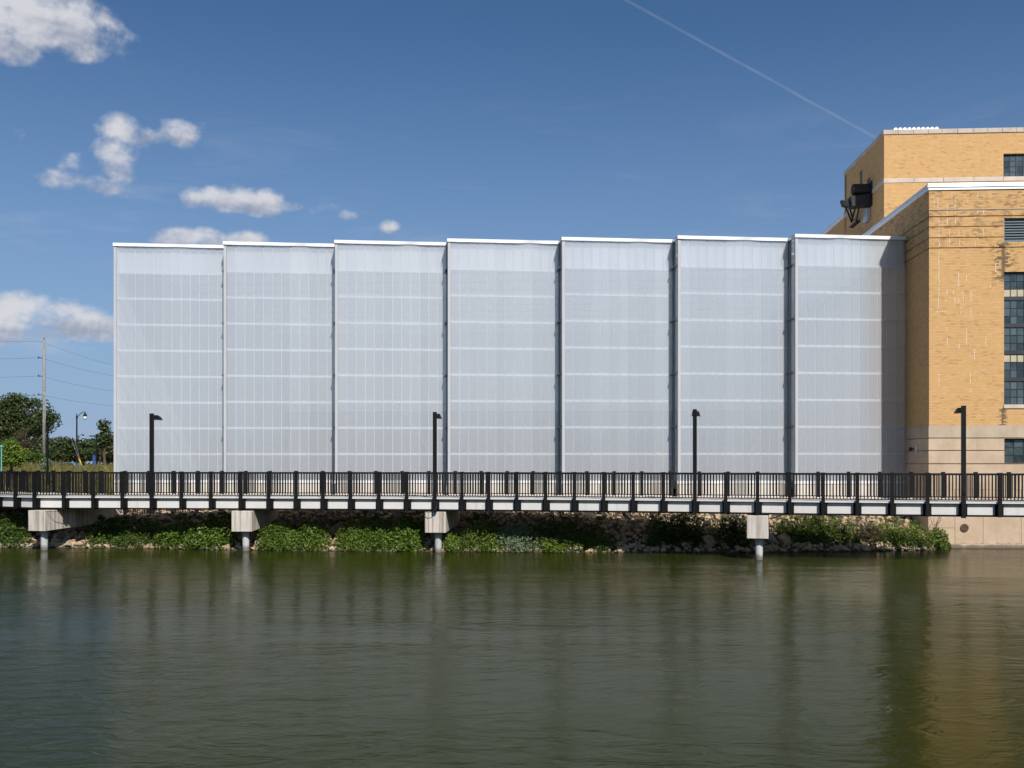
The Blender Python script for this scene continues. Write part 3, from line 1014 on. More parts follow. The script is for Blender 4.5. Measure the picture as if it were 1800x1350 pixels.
    def stones(name, z0, z1, out, step, mat, depth=0.5):
        a = TU - out
        while a < UE:
            b = min(UE, a + step * rng.uniform(0.92, 1.06))
            MB().box(a + 0.006, b - 0.006, TV - out + rng.uniform(-0.004, 0.004), TV + depth, z0, z1).build(name, M[mat], root, bevel=0.012)
            a = b
        a = TV + depth
        while a < TB:
            b = min(TB, a + step * rng.uniform(0.92, 1.06))
            MB().box(TU - out + rng.uniform(-0.004, 0.004), TU + depth, a + 0.006, b - 0.006, z0, z1).build(name, M[mat], root, bevel=0.012)
            a = b
    stones('coping_stone', 22.135, 22.39, 0.05, 0.80, 'coping_stone')
    stones('belt_stone', 19.445, 19.695, 0.03, 1.65, 'belt_stone', 0.44)
    sash_window(root, 'window', twin[0], twin[1], twin[2], twin[3] - 0.08, TV, 9, 1, 0.1, 4, {2, 7})
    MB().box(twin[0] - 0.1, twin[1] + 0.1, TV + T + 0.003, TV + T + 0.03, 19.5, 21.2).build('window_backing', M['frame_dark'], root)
    # narrow blue-grey shuttered openings of the tower's flank
    MB().box(TU + 0.08, TU + 0.12, 11.452, 11.998, 20.05, 21.45).build('shutter', M['louvre'], root)
    MB().box(TU + 0.08, TU + 0.12, 9.902, 10.548, 19.74, 20.5).build('shutter', M['louvre'], root)
    # rear block
    mb = MB()
    mb.box(TU, UE, TB + 0.01, 44.0, 16.2, 19.5)
    mb.build('rear_wall', M['brick'], root)
    metal_coping('metal_coping', TU, UE, TB + 0.06, 44.0, 19.50, 19.80)
    return root


build_powerhouse()
PW = bpy.data.objects['brick_powerhouse']


def build_exhaust():
    # black sheet-metal exhaust on the flank of the tower; local -x points out of the wall, y runs along it
    base = site(40.46, 10.0, 18.7)
    root = empty('exhaust_hood', base, -THETA)
    tag(root, 'soot black sheet metal exhaust hood on struts, fixed to the flank of the brick tower', 'exhaust hood')
    MB().tube([(-0.07, 0, 1.10), (-0.98, 0, 1.10)], 0.33, 22).build('drum', M['duct'], root)
    MB().tube([(-0.981, 0, 1.10), (-1.03, 0, 1.10)], [0.30, 0.26], 20).build('drum_mouth', M['rubber'], root)
    h = MB()
    h.hexa([(-0.07, -0.42, 0.14), (-1.12, -0.36, 0.02), (-1.12, 0.36, 0.02), (-0.07, 0.42, 0.14)],
           [(-0.07, -0.42, 0.78), (-1.22, -0.36, 0.66), (-1.22, 0.36, 0.66), (-0.07, 0.42, 0.78)])
    h.build('hopper', M['duct'], root, bevel=0.03)
    MB().box(-0.07, 0.0, -0.5, 0.5, 0.05, 1.50).build('wall_flange', M['duct'], root)
    MB().hexa([(-1.221, -0.16, 0.08), (-1.55, -0.05, 0.16), (-1.55, 0.3, 0.16), (-1.221, 0.2, 0.08)],
              [(-1.235, -0.16, 0.40), (-1.66, -0.05, 0.52), (-1.66, 0.3, 0.52), (-1.235, 0.2, 0.40)]).build('outlet_box', M['duct'], root, bevel=0.02)
    for a, b in (((-1.35, 0.1, 0.12), (-0.16, 3.2, -0.02)), ((-1.05, 0.3, 0.06), (-0.16, 2.9, 0.02)), ((-0.75, 0.35, 0.10), (-0.16, 3.1, 0.08)), ((-0.55, 0.3, 0.12), (-0.16, 2.2, -0.25))):
        MB().tube([a, b], 0.055, 6).build('strut', M['duct'], root)
    MB().box(-0.2, 0.0, 2.0, 3.5, -0.32, -0.2).build('bracket', M['duct'], root)
    MB().box(-0.22, 0.0, -0.15, 0.45, -0.75, 0.03).build('junction_box', M['grey_metal'], root, bevel=0.02)
    MB().box(-0.14, 0.0, 0.7, 1.0, -0.6, 0.0).build('junction_box', M['grey_metal'], root, bevel=0.02)


build_exhaust()


def build_skylight():
    base = site(41.15, 7.95, 22.0)
    root = empty('roof_skylight', base, -THETA)
    tag(root, 'row of small white domed skylights on the flat top of the brick tower', 'skylight')
    dome = MB()
    n = 8
    ringp = [[(0.02 + 0.21 * i, 0.0 + 0.9 * j, 0) for i in range(2)] for j in range(2)]
    prof = [(0.01, 0.0), (0.01, 0.42), (0.04, 0.50), (0.10, 0.535), (0.16, 0.535), (0.215, 0.50), (0.24, 0.42), (0.24, 0.0)]
    vs = [(x, y, z) for y in (0.0, 0.9) for x, z in prof]
    m = len(prof)
    fs = [(i, (i + 1) % m, m + (i + 1) % m, m + i) for i in range(m)] + [tuple(range(m - 1, -1, -1)), tuple(range(m, 2 * m))]
    dome.add(vs, fs)
    me = dome.mesh('dome', M['white_metal'])
    MB().box(-0.03, 2.56, -0.03, 0.93, 0.0, 0.48).build('curb', M['grey_metal'], root)
    for k in range(10):
        place('dome', me, root, (0.25 * k, 0, 0.17))


build_skylight()

# small lamp bracket where the hall meets the concrete base
root = empty('wall_bracket', site(39.42, 0.05, 4.55), -THETA)
tag(root, 'small dark lamp bracket on the corner of the concrete base beside the translucent hall', 'bracket')
MB().box(-0.03, 0.05, -0.35, -0.05, -0.03, 0.03).build('arm', M['frame_dark'], root)
MB().box(-0.16, -0.035, -0.40, -0.28, -0.10, 0.08).build('lamp_head', M['frame_dark'], root, bevel=0.015)
MB().box(-0.02, 0.05, -0.9, -0.82, -0.22, 0.16).build('conduit', M['white_metal'], root)

# ------------------------------------------------------------------ boardwalk
FRONT_Y = [(61, 44.4), (424, 43.7), (616, 43.2), (812, 42.6), (1009, 41.8), (1221, 40.6), (1332, 39.8), (1448, 39.1), (1569, 38.5), (1631, 38.25), (1758, 37.8), (1960, 37.2)]
FRONT_PX = [61, 112.5, 164, 215.5, 267, 319, 371, 423.5, 472.5, 520.5, 568, 616.5, 666, 715, 764.5, 812, 859, 908.5, 959, 1009.5, 1061, 1113, 1166, 1221, 1275.5, 1332, 1388.5, 1447.5, 1507.5, 1569, 1631, 1694, 1758, 1823, 1889]
BACK_Y = [(178, 47.6), (432, 47.4), (846, 46.6), (1229, 44.3), (1602, 41.9), (1774, 41.0), (1960, 40.2)]
BACK_PX = [178, 220, 262, 305.5, 348, 390.5, 432.5, 475, 520.5, 567, 614, 660.5, 707, 754, 800.5, 846, 891.5, 937, 984, 1031.5, 1079.5, 1128, 1178, 1229, 1280, 1332, 1385, 1438, 1491.5, 1546.5, 1602, 1658, 1715, 1774, 1834, 1896]


def path(pxs, table, lead, step, count):
    tx, ty = [q[0] for q in table], [q[1] for q in table]
    pts = []
    for p in pxs:
        y = float(np.interp(p, tx, ty))
        pts.append(Vector((X_at(p, y), y)))
    # smooth the depth so that the curve has no kinks
    for _ in range(6):
        pts = [pts[0]] + [Vector((pts[i].x, (pts[i - 1].y + 2 * pts[i].y + pts[i + 1].y) / 4)) for i in range(1, len(pts) - 1)] + [pts[-1]]
    head = [pts[0] + Vector(lead).normalized() * step * (k + 1) for k in range(count)]
    return head[::-1] + pts


FR = path(FRONT_PX, FRONT_Y, (-1.175, 0.65), 1.34, 5)
BK = path(BACK_PX, BACK_Y, (-1.04, 0.60), 1.20, 8)
Z_DECK, Z_FB, Z_FT, Z_POST = 2.38, 1.83, 2.305, 3.49


def along(a, b):
    d = (b - a)
    L = d.length
    t_ = d / L
    return t_, Vector((t_.y, -t_.x)), L, math.atan2(t_.y, t_.x)      # tangent, normal toward the river, length, heading


def offset_path(P, dist):
    out = []
    for i, p in enumerate(P):
        a = P[max(i - 1, 0)]; b = P[min(i + 1, len(P) - 1)]
        t_ = (b - a).normalized()
        out.append(p + Vector((t_.y, -t_.x)) * dist)
    return out


def build_boardwalk():
    root = empty('boardwalk', (FR[5].x, FR[5].y, 0))
    tag(root, 'curving boardwalk of white precast edge panels carried on piers over the river', 'boardwalk')
    O = Vector((FR[5].x, FR[5].y, 0))
    fl = offset_path(FR, -0.17)
    bl = offset_path(BK, 0.10)
    # deck slab as one strip
    na, nb = len(fl), len(bl)
    vs, fs = [], []
    N = 60
    def resample(P):
        d = [0.0]
        for i in range(1, len(P)): d.append(d[-1] + (P[i] - P[i - 1]).length)
        q = np.linspace(0, d[-1], N)
        return [Vector((float(np.interp(s, d, [p.x for p in P])), float(np.interp(s, d, [p.y for p in P])))) for s in q]
    f2, b2 = resample(offset_path(FR, -0.22)), resample(bl)
    mb = MB()
    for i in range(N - 1):
        a, b, c, d = f2[i], f2[i + 1], b2[i + 1], b2[i]
        k = len(mb.v)
    for z in (1.95, Z_DECK - 0.004):
        for i in range(N):
            vs.append((f2[i].x - O.x, f2[i].y - O.y, z)); vs.append((b2[i].x - O.x, b2[i].y - O.y, z))
    n2 = 2 * N
    for i in range(N - 1):
        a = 2 * i
        fs += [(a + 1, a + 3, a + 2, a), (n2 + a, n2 + a + 2, n2 + a + 3, n2 + a + 1), (a, a + 2, n2 + a + 2, n2 + a), (a + 3, a + 1, n2 + a + 1, n2 + a + 3)]
    fs += [(0, n2, n2 + 1, 1), (n2 - 2, n2 - 1, 2 * n2 - 1, 2 * n2 - 2)]
    mb.add(vs, fs)
    mb.build('deck_slab', M['deck'], root)
    lip = offset_path(FR, -0.025)
    low = offset_path(FR, -0.14)
    for i in range(len(FR) - 1):
        t_, n_, L, h = along(fl[i], fl[i + 1])
        me = MB().box(0.012, L - 0.012, 0, 0.10, Z_FB + 0.045, Z_FT)
        me.build('fascia_panel', M['fascia'], root, bevel=0.008, loc=(fl[i].x - O.x, fl[i].y - O.y, 0), rz=h)
        t_, n_, L, h = along(lip[i], lip[i + 1])
        MB().box(0.004, L - 0.004, 0, 0.25, Z_FT + 0.012, Z_DECK).build('edge_cap', M['fascia'], root, bevel=0.006, loc=(lip[i].x - O.x, lip[i].y - O.y, 0), rz=h)
        t_, n_, L, h = along(low[i], low[i + 1])
        MB().box(0.0, L, 0, 0.16, Z_FB - 0.02, Z_FB + 0.042).build('edge_angle', M['black'], root, loc=(low[i].x - O.x, low[i].y - O.y, 0), rz=h)
    gd = MB()
    for s in (0.3, 0.62):
        for i in range(N - 1):
            a, b = f2[i].lerp(b2[i], s), f2[i + 1].lerp(b2[i + 1], s)
            w = Vector((0, 0.12))
            gd.hexa([(a.x - O.x, a.y - w.y - O.y, 1.80), (b.x - O.x, b.y - w.y - O.y, 1.80), (b.x - O.x, b.y + w.y - O.y, 1.80), (a.x - O.x, a.y + w.y - O.y, 1.80)],
                    [(a.x - O.x, a.y - w.y - O.y, 1.948), (b.x - O.x, b.y - w.y - O.y, 1.948), (b.x - O.x, b.y + w.y - O.y, 1.948), (a.x - O.x, a.y + w.y - O.y, 1.948)])
    gd.build('girder', M['grey_metal'], root)
    return root


build_boardwalk()

LAMP_POSTS = (267, 764.5, 1221, 1694)
RAIL_Z = 3.425


def build_railing(P, pxs, lead, front):
    root = empty('railing', (P[5].x, P[5].y, Z_DECK))
    if front:
        tag(root, 'nearer black railing whose posts run down over the white edge panels of the boardwalk', 'railing', 'boardwalk railings')
    else:
        tag(root, 'second black railing on the bank side of the boardwalk, behind the nearer one', 'railing', 'boardwalk railings')
    O = Vector((P[5].x, P[5].y, Z_DECK))
    PW_ = 0.135
    pm = MB()
    z0 = (Z_FB - 0.02) if front else Z_DECK + 0.004
    if front:
        pm.box(-PW_ / 2, PW_ / 2, -0.075, 0.06, z0 - Z_DECK, Z_POST - 0.02 - Z_DECK)
    else:
        pm.box(-PW_ / 2, PW_ / 2, -PW_ / 2, PW_ / 2, 0.004, Z_POST - 0.02 - Z_DECK)
    hc = PW_ / 2 + 0.012
    pm.box(-hc, hc, -hc, hc, Z_POST - 0.0195 - Z_DECK, Z_POST + 0.012 - Z_DECK)
    post_me = pm.mesh('post', M['black'])
    brk = MB()
    brk.box(-0.135, 0.165, 0.085, 0.165, Z_FB - Z_DECK + 0.043, Z_FT - Z_DECK - 0.01)
    brk.box(-0.02, 0.02, 0.0605, 0.085, Z_FB - Z_DECK + 0.06, Z_FT - Z_DECK - 0.03)
    brk_me = brk.mesh('bracket', M['black'])
    foot_me = MB().box(-0.10, 0.10, -0.10, 0.10, 0.001, 0.02).mesh('foot_plate', M['white_metal'])
    rail_me = MB().box(0, 1, -0.03, 0.03, -0.022, 0.022).mesh('top_rail', M['black'])
    low_me = MB().box(0, 1, -0.018, 0.018, -0.02, 0.02).mesh('bottom_rail', M['black'])
    bal_me = MB().box(-0.0195, 0.0195, -0.0125, 0.0125, 0, RAIL_Z - 0.022 - 2.475).mesh('baluster', M['black'])
    bars = []
    for i, p in enumerate(P):
        a, b = P[max(i - 1, 0)], P[min(i + 1, len(P) - 1)]
        t_, n_, L, h = along(a, b)
        k = i - lead
        lamp = front and 0 <= k < len(pxs) and pxs[k] in LAMP_POSTS
        po = place('post', post_me, root, (p.x - O.x, p.y - O.y, 0), h) if not lamp else empty('post', (p.x - O.x, p.y - O.y, 0), h, root)
        if front: place('bracket', brk_me, po)
        else: place('foot_plate', foot_me, po)
        if i == len(P) - 1: break
        t_, n_, L, h = along(p, P[i + 1])
        q = p + t_ * (PW_ / 2)
        sp = L - PW_
        place('top_rail', rail_me, root, (q.x - O.x, q.y - O.y, RAIL_Z - O.z), h, (sp, 1, 1))
        place('bottom_rail', low_me, root, (q.x - O.x, q.y - O.y, 2.455 - O.z), h, (sp, 1, 1))
        n = 9 if L > 1.1 else 8
        for j in range(n):
            c = p + t_ * (L * (j + 1) / (n + 1))
            bars.append((c, h))
    # those that show largest as parts, the rest as one part
    fx = lambda c: c.x / c.y
    order = sorted(range(len(bars)), key=lambda i: (0 if -0.53 < fx(bars[i][0]) < 0.53 else 1, bars[i][0].y))
    keep = set(order[:298])
    rest = MB()
    for i, (c, h) in enumerate(bars):
        if i in keep:
            place('baluster', bal_me, root, (c.x - O.x, c.y - O.y, 2.475 - O.z), h)
        else:
            Mx = Matrix.Translation((c.x - O.x, c.y - O.y, 2.475 - O.z)) @ Matrix.Rotation(h, 4, 'Z')
            rest.box(-0.0195, 0.0195, -0.0125, 0.0125, 0, RAIL_Z - 0.022 - 2.475, Mx)
    if rest.v:
        tag(rest.build('balusters', M['black'], root), kind='stuff')


build_railing(FR, FRONT_PX, 5, True)
build_railing(BK, BACK_PX, 8, False)


def build_walk_lamps():
    labels = ['black square lamp post in front of the first bay beside the grassy rise',
              'black lamp post directly above the third pier from the bend',
              'black lamp post seen end-on in front of the sixth bay of the hall',
              'black lamp post on the boardwalk in front of the sunlit brick wall']
    proto = None
    for px, lab in zip(LAMP_POSTS, labels):
        i = FRONT_PX.index(px) + 5
        p = FR[i]
        t_, n_, L, h = along(FR[i - 1], FR[i + 1])
        root = empty('lamp_post', (p.x, p.y, Z_FB - 0.06), h)
        tag(root, lab, 'lamp post', 'lamp posts along the boardwalk')
        if proto is None:
            b0 = 0.0
            top = 6.04 - (Z_FB - 0.06)
            pole = MB().box(-0.075, 0.075, -0.085, 0.065, b0, top).mesh('pole', M['black'])
            capm = MB().box(-0.08, 0.08, -0.09, 0.07, top + 0.0005, top + 0.02).mesh('pole_cap', M['black'])
            hd = MB()
            # shoebox head: arm and hood, thick at the pole and thin at the tip, reaching back over the deck
            hw = 0.165
            prof = [(0.0655, -0.05, -0.22), (0.30, -0.035, -0.235), (0.62, -0.10, -0.235), (0.80, -0.20, -0.24)]
            vs = []
            for y, zt, zb in prof:
                w = hw if y > 0.1 else 0.09
                vs += [(-w, y, top + zb), (w, y, top + zb), (w * 0.8, y, top + zt), (-w * 0.8, y, top + zt)]
            fs = [(0, 1, 2, 3), tuple(12 + j for j in (3, 2, 1, 0))]
            for q in range(3):
                for j in range(4):
                    fs.append((q * 4 + j, q * 4 + (j + 1) % 4, q * 4 + 4 + (j + 1) % 4, q * 4 + 4 + j))
            hd.add(vs, fs)
            head = hd.mesh('lamp_head', M['black'])
            lens = MB().box(-0.11, 0.11, 0.34, 0.70, top - 0.2475, top - 0.2415).mesh('lens', M['milk_glass'])
            bx = MB().box(-0.06, 0.06, -0.115, -0.0855, 0.9, 1.12).mesh('hand_hole', M['black'])
            proto = True
        place('pole', pole, root)
        place('pole_cap', capm, root)
        hd_o = place('lamp_head', head, root)
        place('lens', lens, hd_o)
        place('hand_hole', bx, root)


build_walk_lamps()


def build_piers():
    data = [((46 + 82) / 2, 43.95, -0.30, 5.2, 'skewed board-marked concrete pier below the bend of the boardwalk'),
            (424.5, 43.55, -0.075, 3.7, 'board-marked concrete pier with a leafy bank just beyond, second from the bend'),
            (765, 42.85, -0.12, 3.7, 'board-marked concrete pier directly under the slim lamp post'),
            (1331.5, 39.55, -0.265, 3.7, 'squarely seen concrete pier standing farthest out in the water')]
    for px, yf, slope, depth, lab in data:
        h = math.atan(slope)
        root = empty('concrete_pier', (X_at(px, yf), yf, 0), h)
        tag(root, lab, 'pier', 'piers under the boardwalk')
        w = 0.455 if px < 1000 else 0.42
        zb = 0.86
        c = MB()
        # cap tapering upwards to the bank
        c.hexa([(-w, 0, zb), (w, 0, zb), (w, depth, zb + 0.22), (-w, depth, zb + 0.22)],
               [(-w, 0, 1.775), (w, 0, 1.775), (w, depth, 1.775), (-w, depth, 1.775)])
        c.build('cap', M['pier'], root, bevel=0.018)
        for y in (0.42, depth - 0.9):
            MB().lathe([(0.15, -1.8), (0.15, zb + 0.15)], (0.05, y, 0), 18).build('pile', M['pile'], root, smooth=False)


build_piers()

# cables hanging under the boardwalk
def cable(pts, r, label):
    mb = MB(); mb.tube(pts, r, 6)
    o = mb.build('cable', M['wire'], smooth=True)
    tag(o, label, 'cable')


yy = 40.1
cable([(X_at(1283, yy), yy, 1.83), (X_at(1292, yy), yy, 1.70), (X_at(1302, yy), yy, 1.64), (X_at(1313, yy), yy, 1.63), (X_at(1332, yy), yy + 0.5, 1.66), (X_at(1352, yy), yy, 1.62), (X_at(1364, yy), yy, 1.68), (X_at(1374, yy), yy, 1.78), (X_at(1378, yy), yy, 1.83)], 0.018,
      'black cable sagging below the boardwalk behind the squarely seen pier')
yy = 42.7
cable([(X_at(768, yy), yy - 0.1, 2.2), (X_at(768, yy), yy - 0.12, 1.95), (X_at(762, yy), yy - 0.12, 1.80), (X_at(755, yy), yy - 0.1, 1.76), (X_at(748, yy), yy, 1.78)], 0.014,
      'thin cable looping from the slim lamp post to the pier under it')
yy = 43.9
cable([(X_at(79, yy), yy - 0.05, 1.74), (X_at(94, yy), yy - 0.02, 1.73), (X_at(104, yy), yy + 0.5, 1.70)], 0.012, 'short wire stapled along the top of the skewed pier')

# ------------------------------------------------------------------ riprap bank
def rock_mesh(name, seed, mat, flat=0.75):
    rng = random.Random(seed)
    bm = bmesh.new()
    for _ in range(15):
        v = Vector((rng.gauss(0, 1), rng.gauss(0, 1), rng.gauss(0, 1))).normalized()
        v *= rng.uniform(0.42, 0.56)
        bm.verts.new((v.x, v.y * rng.uniform(0.8, 1), v.z * flat))
    bmesh.ops.convex_hull(bm, input=bm.verts)
    for v in [v for v in bm.verts if not v.link_faces]:
        bm.verts.remove(v)
    me = bpy.data.meshes.new(name)
    bm.to_mesh(me); bm.free()
    me.materials.append(mat)
    return me


def build_riprap():
    rng = random.Random(21)
    protos = [rock_mesh('stone', 30 + k, M['rock']) for k in range(9)]
    greys = [rock_mesh('stone', 60 + k, M['grey_rock'], 0.6) for k in range(5)]
    root = empty('bank', (0, 46, 0))
    tag(root, 'sloping river bank of loose tan riprap stones', kind='structure')
    items = []
    def add(x, d, s, grey=False, lift=0.0):
        y = shore(x) + d
        items.append((x, y, ground_h(x, y) + s * 0.18 + lift, s, grey))
    for _ in range(5200):
        x = rng.uniform(-26, 19.0)
        d = rng.uniform(-0.1, 5.6)
        s = rng.choice((0.16, 0.2, 0.24, 0.28, 0.34)) * rng.uniform(0.8, 1.2)
        add(x, d, s)
    for _ in range(300):                                      # the water's edge: pale grey stones
        x = rng.uniform(-26, 19.0)
        add(x, rng.uniform(-0.22, 0.3), rng.uniform(0.15, 0.34), True, -0.03)
    for _ in range(170):                                      # coarse patches clear of plants
        c, w = rng.choice(((-4.6, 0.6), (5.2, 1.3), (5.6, 1.1), (-11.2, 0.7), (-9.2, 0.6), (-20.0, 1.0), (17.3, 0.9), (-2.7, 0.6)))
        add(c + rng.gauss(0, w), rng.uniform(0.1, 2.4), rng.uniform(0.26, 0.46))
    for x, d, s in ((10.05, 0.9, 0.85), (8.6, 0.7, 0.75), (11.6, 0.9, 1.0), (12.1, 0.75, 0.85), (18.35, 2.3, 0.95), (18.2, 1.0, 0.55), (18.6, 0.45, 0.5), (18.9, 1.3, 0.5), (-1.9, 0.5, 0.6), (-20.6, 0.8, 0.6)):
        add(x, d, s, s > 0.9)
    # the 300 that show largest as parts
    score = lambda it: it[3] / it[1] * (1.0 if it[0] > -23.5 else 0.0)
    order = sorted(range(len(items)), key=lambda i: -score(items[i]))
    top = set(order[:299])
    acc_v, acc_f, base = {0: [], 1: []}, {0: [], 1: []}, {0: 0, 1: 0}
    for i, (x, y, z, s, grey) in enumerate(items):
        me = rng.choice(greys if grey else protos)
        rot = (rng.uniform(-0.7, 0.7), rng.uniform(-0.7, 0.7), rng.uniform(0, 6.28))
        sc = (s * rng.uniform(0.85, 1.3), s * rng.uniform(0.85, 1.2), s * rng.uniform(0.8, 1.1))
        if i in top:
            place('stone', me, root, (x, y - 46, z), scale=sc, rot=rot)
        else:
            from mathutils import Euler
            Mx = Matrix.Translation((x, y - 46, z)) @ Euler(rot).to_matrix().to_4x4() @ Matrix.Diagonal((*sc, 1))
            k = 1 if grey else 0
            vs = [tuple(Mx @ v.co) for v in me.vertices]
            acc_v[k] += vs
            acc_f[k] += [tuple(base[k] + j for j in p.vertices) for p in me.polygons]
            base[k] += len(vs)
    for k, mat in ((0, 'rock'), (1, 'grey_rock')):
        mb = MB(); mb.v, mb.f = acc_v[k], acc_f[k]
        tag(place('loose_stones', mb.mesh('loose_stones', M[mat]), root), kind='stuff')


build_riprap()

# ------------------------------------------------------------------ plants
def leaf_quads(rs, centers, outward, size, aspect=0.55, flop=0.8):
    """leaf-shaped quads (kites) at centers, facing roughly outward"""
    n = len(centers)
    nrm = outward + rs.normal(0, flop, (n, 3))
    nrm /= np.linalg.norm(nrm, axis=1)[:, None] + 1e-9
    a = np.cross(nrm, rs.normal(0, 1, (n, 3)))
    a /= np.linalg.norm(a, axis=1)[:, None] + 1e-9
    b = np.cross(nrm, a)
    s = size * rs.uniform(0.6, 1.35, n)[:, None]
    v = np.empty((n, 4, 3))
    v[:, 0] = centers - a * s * 0.5
    v[:, 1] = centers + b * s * aspect * 0.5 + a * s * 0.05
    v[:, 2] = centers + a * s * 0.5
    v[:, 3] = centers - b * s * aspect * 0.5 + a * s * 0.05
    return v.reshape(-1, 3)


def clump_cloud(rs, clumps, per_area, shell=0.35):
    """points in the outer shell of ellipsoid clumps (cx,cy,cz,rx,ry,rz)"""
    cs, ns = [], []
    for cx, cy, cz, rx, ry, rz in clumps:
        n = max(12, int(per_area * (rx * ry + ry * rz + rx * rz) * 4.19))
        d = rs.normal(0, 1, (n, 3))
        d /= np.linalg.norm(d, axis=1)[:, None]
        r = 1 - shell * rs.random(n) ** 1.3
        r *= 1 + 0.10 * np.sin(d[:, 0] * 5 + cx * 7) * np.cos(d[:, 2] * 6 + cy * 3)
        p = d * r[:, None] * np.array([rx, ry, rz]) + np.array([cx, cy, cz])
        cs.append(p); ns.append(d)
    return np.concatenate(cs), np.concatenate(ns)


def build_bush(seed, px0, px1, ytop, dshore, mat, leaf, label, density=150, droop=False):
    """a shrub on the bank; px0..px1 and ytop give its extent where it stands"""
    rs = np.random.RandomState(seed)
    leaf *= (1.25, 0.85, 1.0, 0.75, 1.1)[seed % 5]
    density *= (0.72, 1.3, 1.0, 1.5, 0.9)[seed % 5]
    xm = X_at((px0 + px1) / 2, 44.6)
    y = shore(xm) + (dshore * 0.5 - 0.25 if px0 < 1100 else dshore * 0.75)
    x = X_at((px0 + px1) / 2, y)
    half = (px1 - px0) / 2 / F_PX * y * 1.1
    z0 = max(0.03, ground_h(x, y) - 0.2)
    ztop = CAM_Z - (ytop - HZ) / F_PX * (y + 0.3)
    h = max(0.4, ztop - z0) * (1.18 if px0 < 1100 else 1.2)
    root = empty('shrub', (x, y, z0))
    tag(root, label, 'shrub', 'shrubs on the river bank')
    clumps = []
    r0 = min(0.40, half * 0.55, h * 0.42)
    cols = max(2, int(round(2 * half / (r0 * 0.95))))
    for i in range(cols):
        q = -1 + 2 * (i + 0.5) / cols
        hh = h * (1 - 0.42 * abs(q) ** 2.4) * rs.uniform(0.88, 1.04)
        rows = max(1, int(round(hh / (r0 * 0.95))))
        for j in range(rows):
            r = r0 * rs.uniform(0.78, 1.12)
            cz = (hh - r) * (j + 0.5 + 0.5 * (j == rows - 1)) / rows if rows > 1 else hh - r
            cz = min(cz, hh - r)
            clumps.append((q * (half - r * 0.5) + rs.uniform(-0.1, 0.1), -0.25 + 0.55 * max(0, cz) + rs.uniform(-0.15, 0.15), max(0.12, cz), r * rs.uniform(0.95, 1.25), r, r * rs.uniform(0.85, 1.05)))
    for i in range(int(6 + half * 8)):             # shoots breaking the outline
        q = rs.uniform(-1, 1)
        hh = h * (1 - 0.42 * abs(q) ** 2.4)
        r = rs.uniform(0.07, 0.15)
        clumps.append((q * half, 0.1 + 0.4 * hh + rs.uniform(-0.3, 0.2), hh * rs.uniform(0.75, 1.08), r * (0.7 if droop else 1), r, r * (2.0 if droop else 1.1)))
    p, nrm = clump_cloud(rs, clumps, density)
    if droop:
        nrm[:, 2] -= 0.3
    keep = p[:, 2] > 0.0
    p, nrm = p[keep], nrm[keep]
    # stray sprigs
    v = leaf_quads(rs, p, nrm + np.array([0, 0, 0.45]), leaf, 0.6 if not droop else 0.28)
    place('leaves', quads_mesh('leaves', v, M[mat]), root)
    st = MB()
    for i in range(6):
        c = clumps[rs.randint(len(clumps))]
        st.tube([(c[0] * 0.3, c[1] * 0.3, -0.1), (c[0] * 0.7, c[1] * 0.7, c[2] * 0.55), (c[0], c[1], c[2])], [0.02, 0.015, 0.008], 5)
    st.build('stems', M['bark'], root)


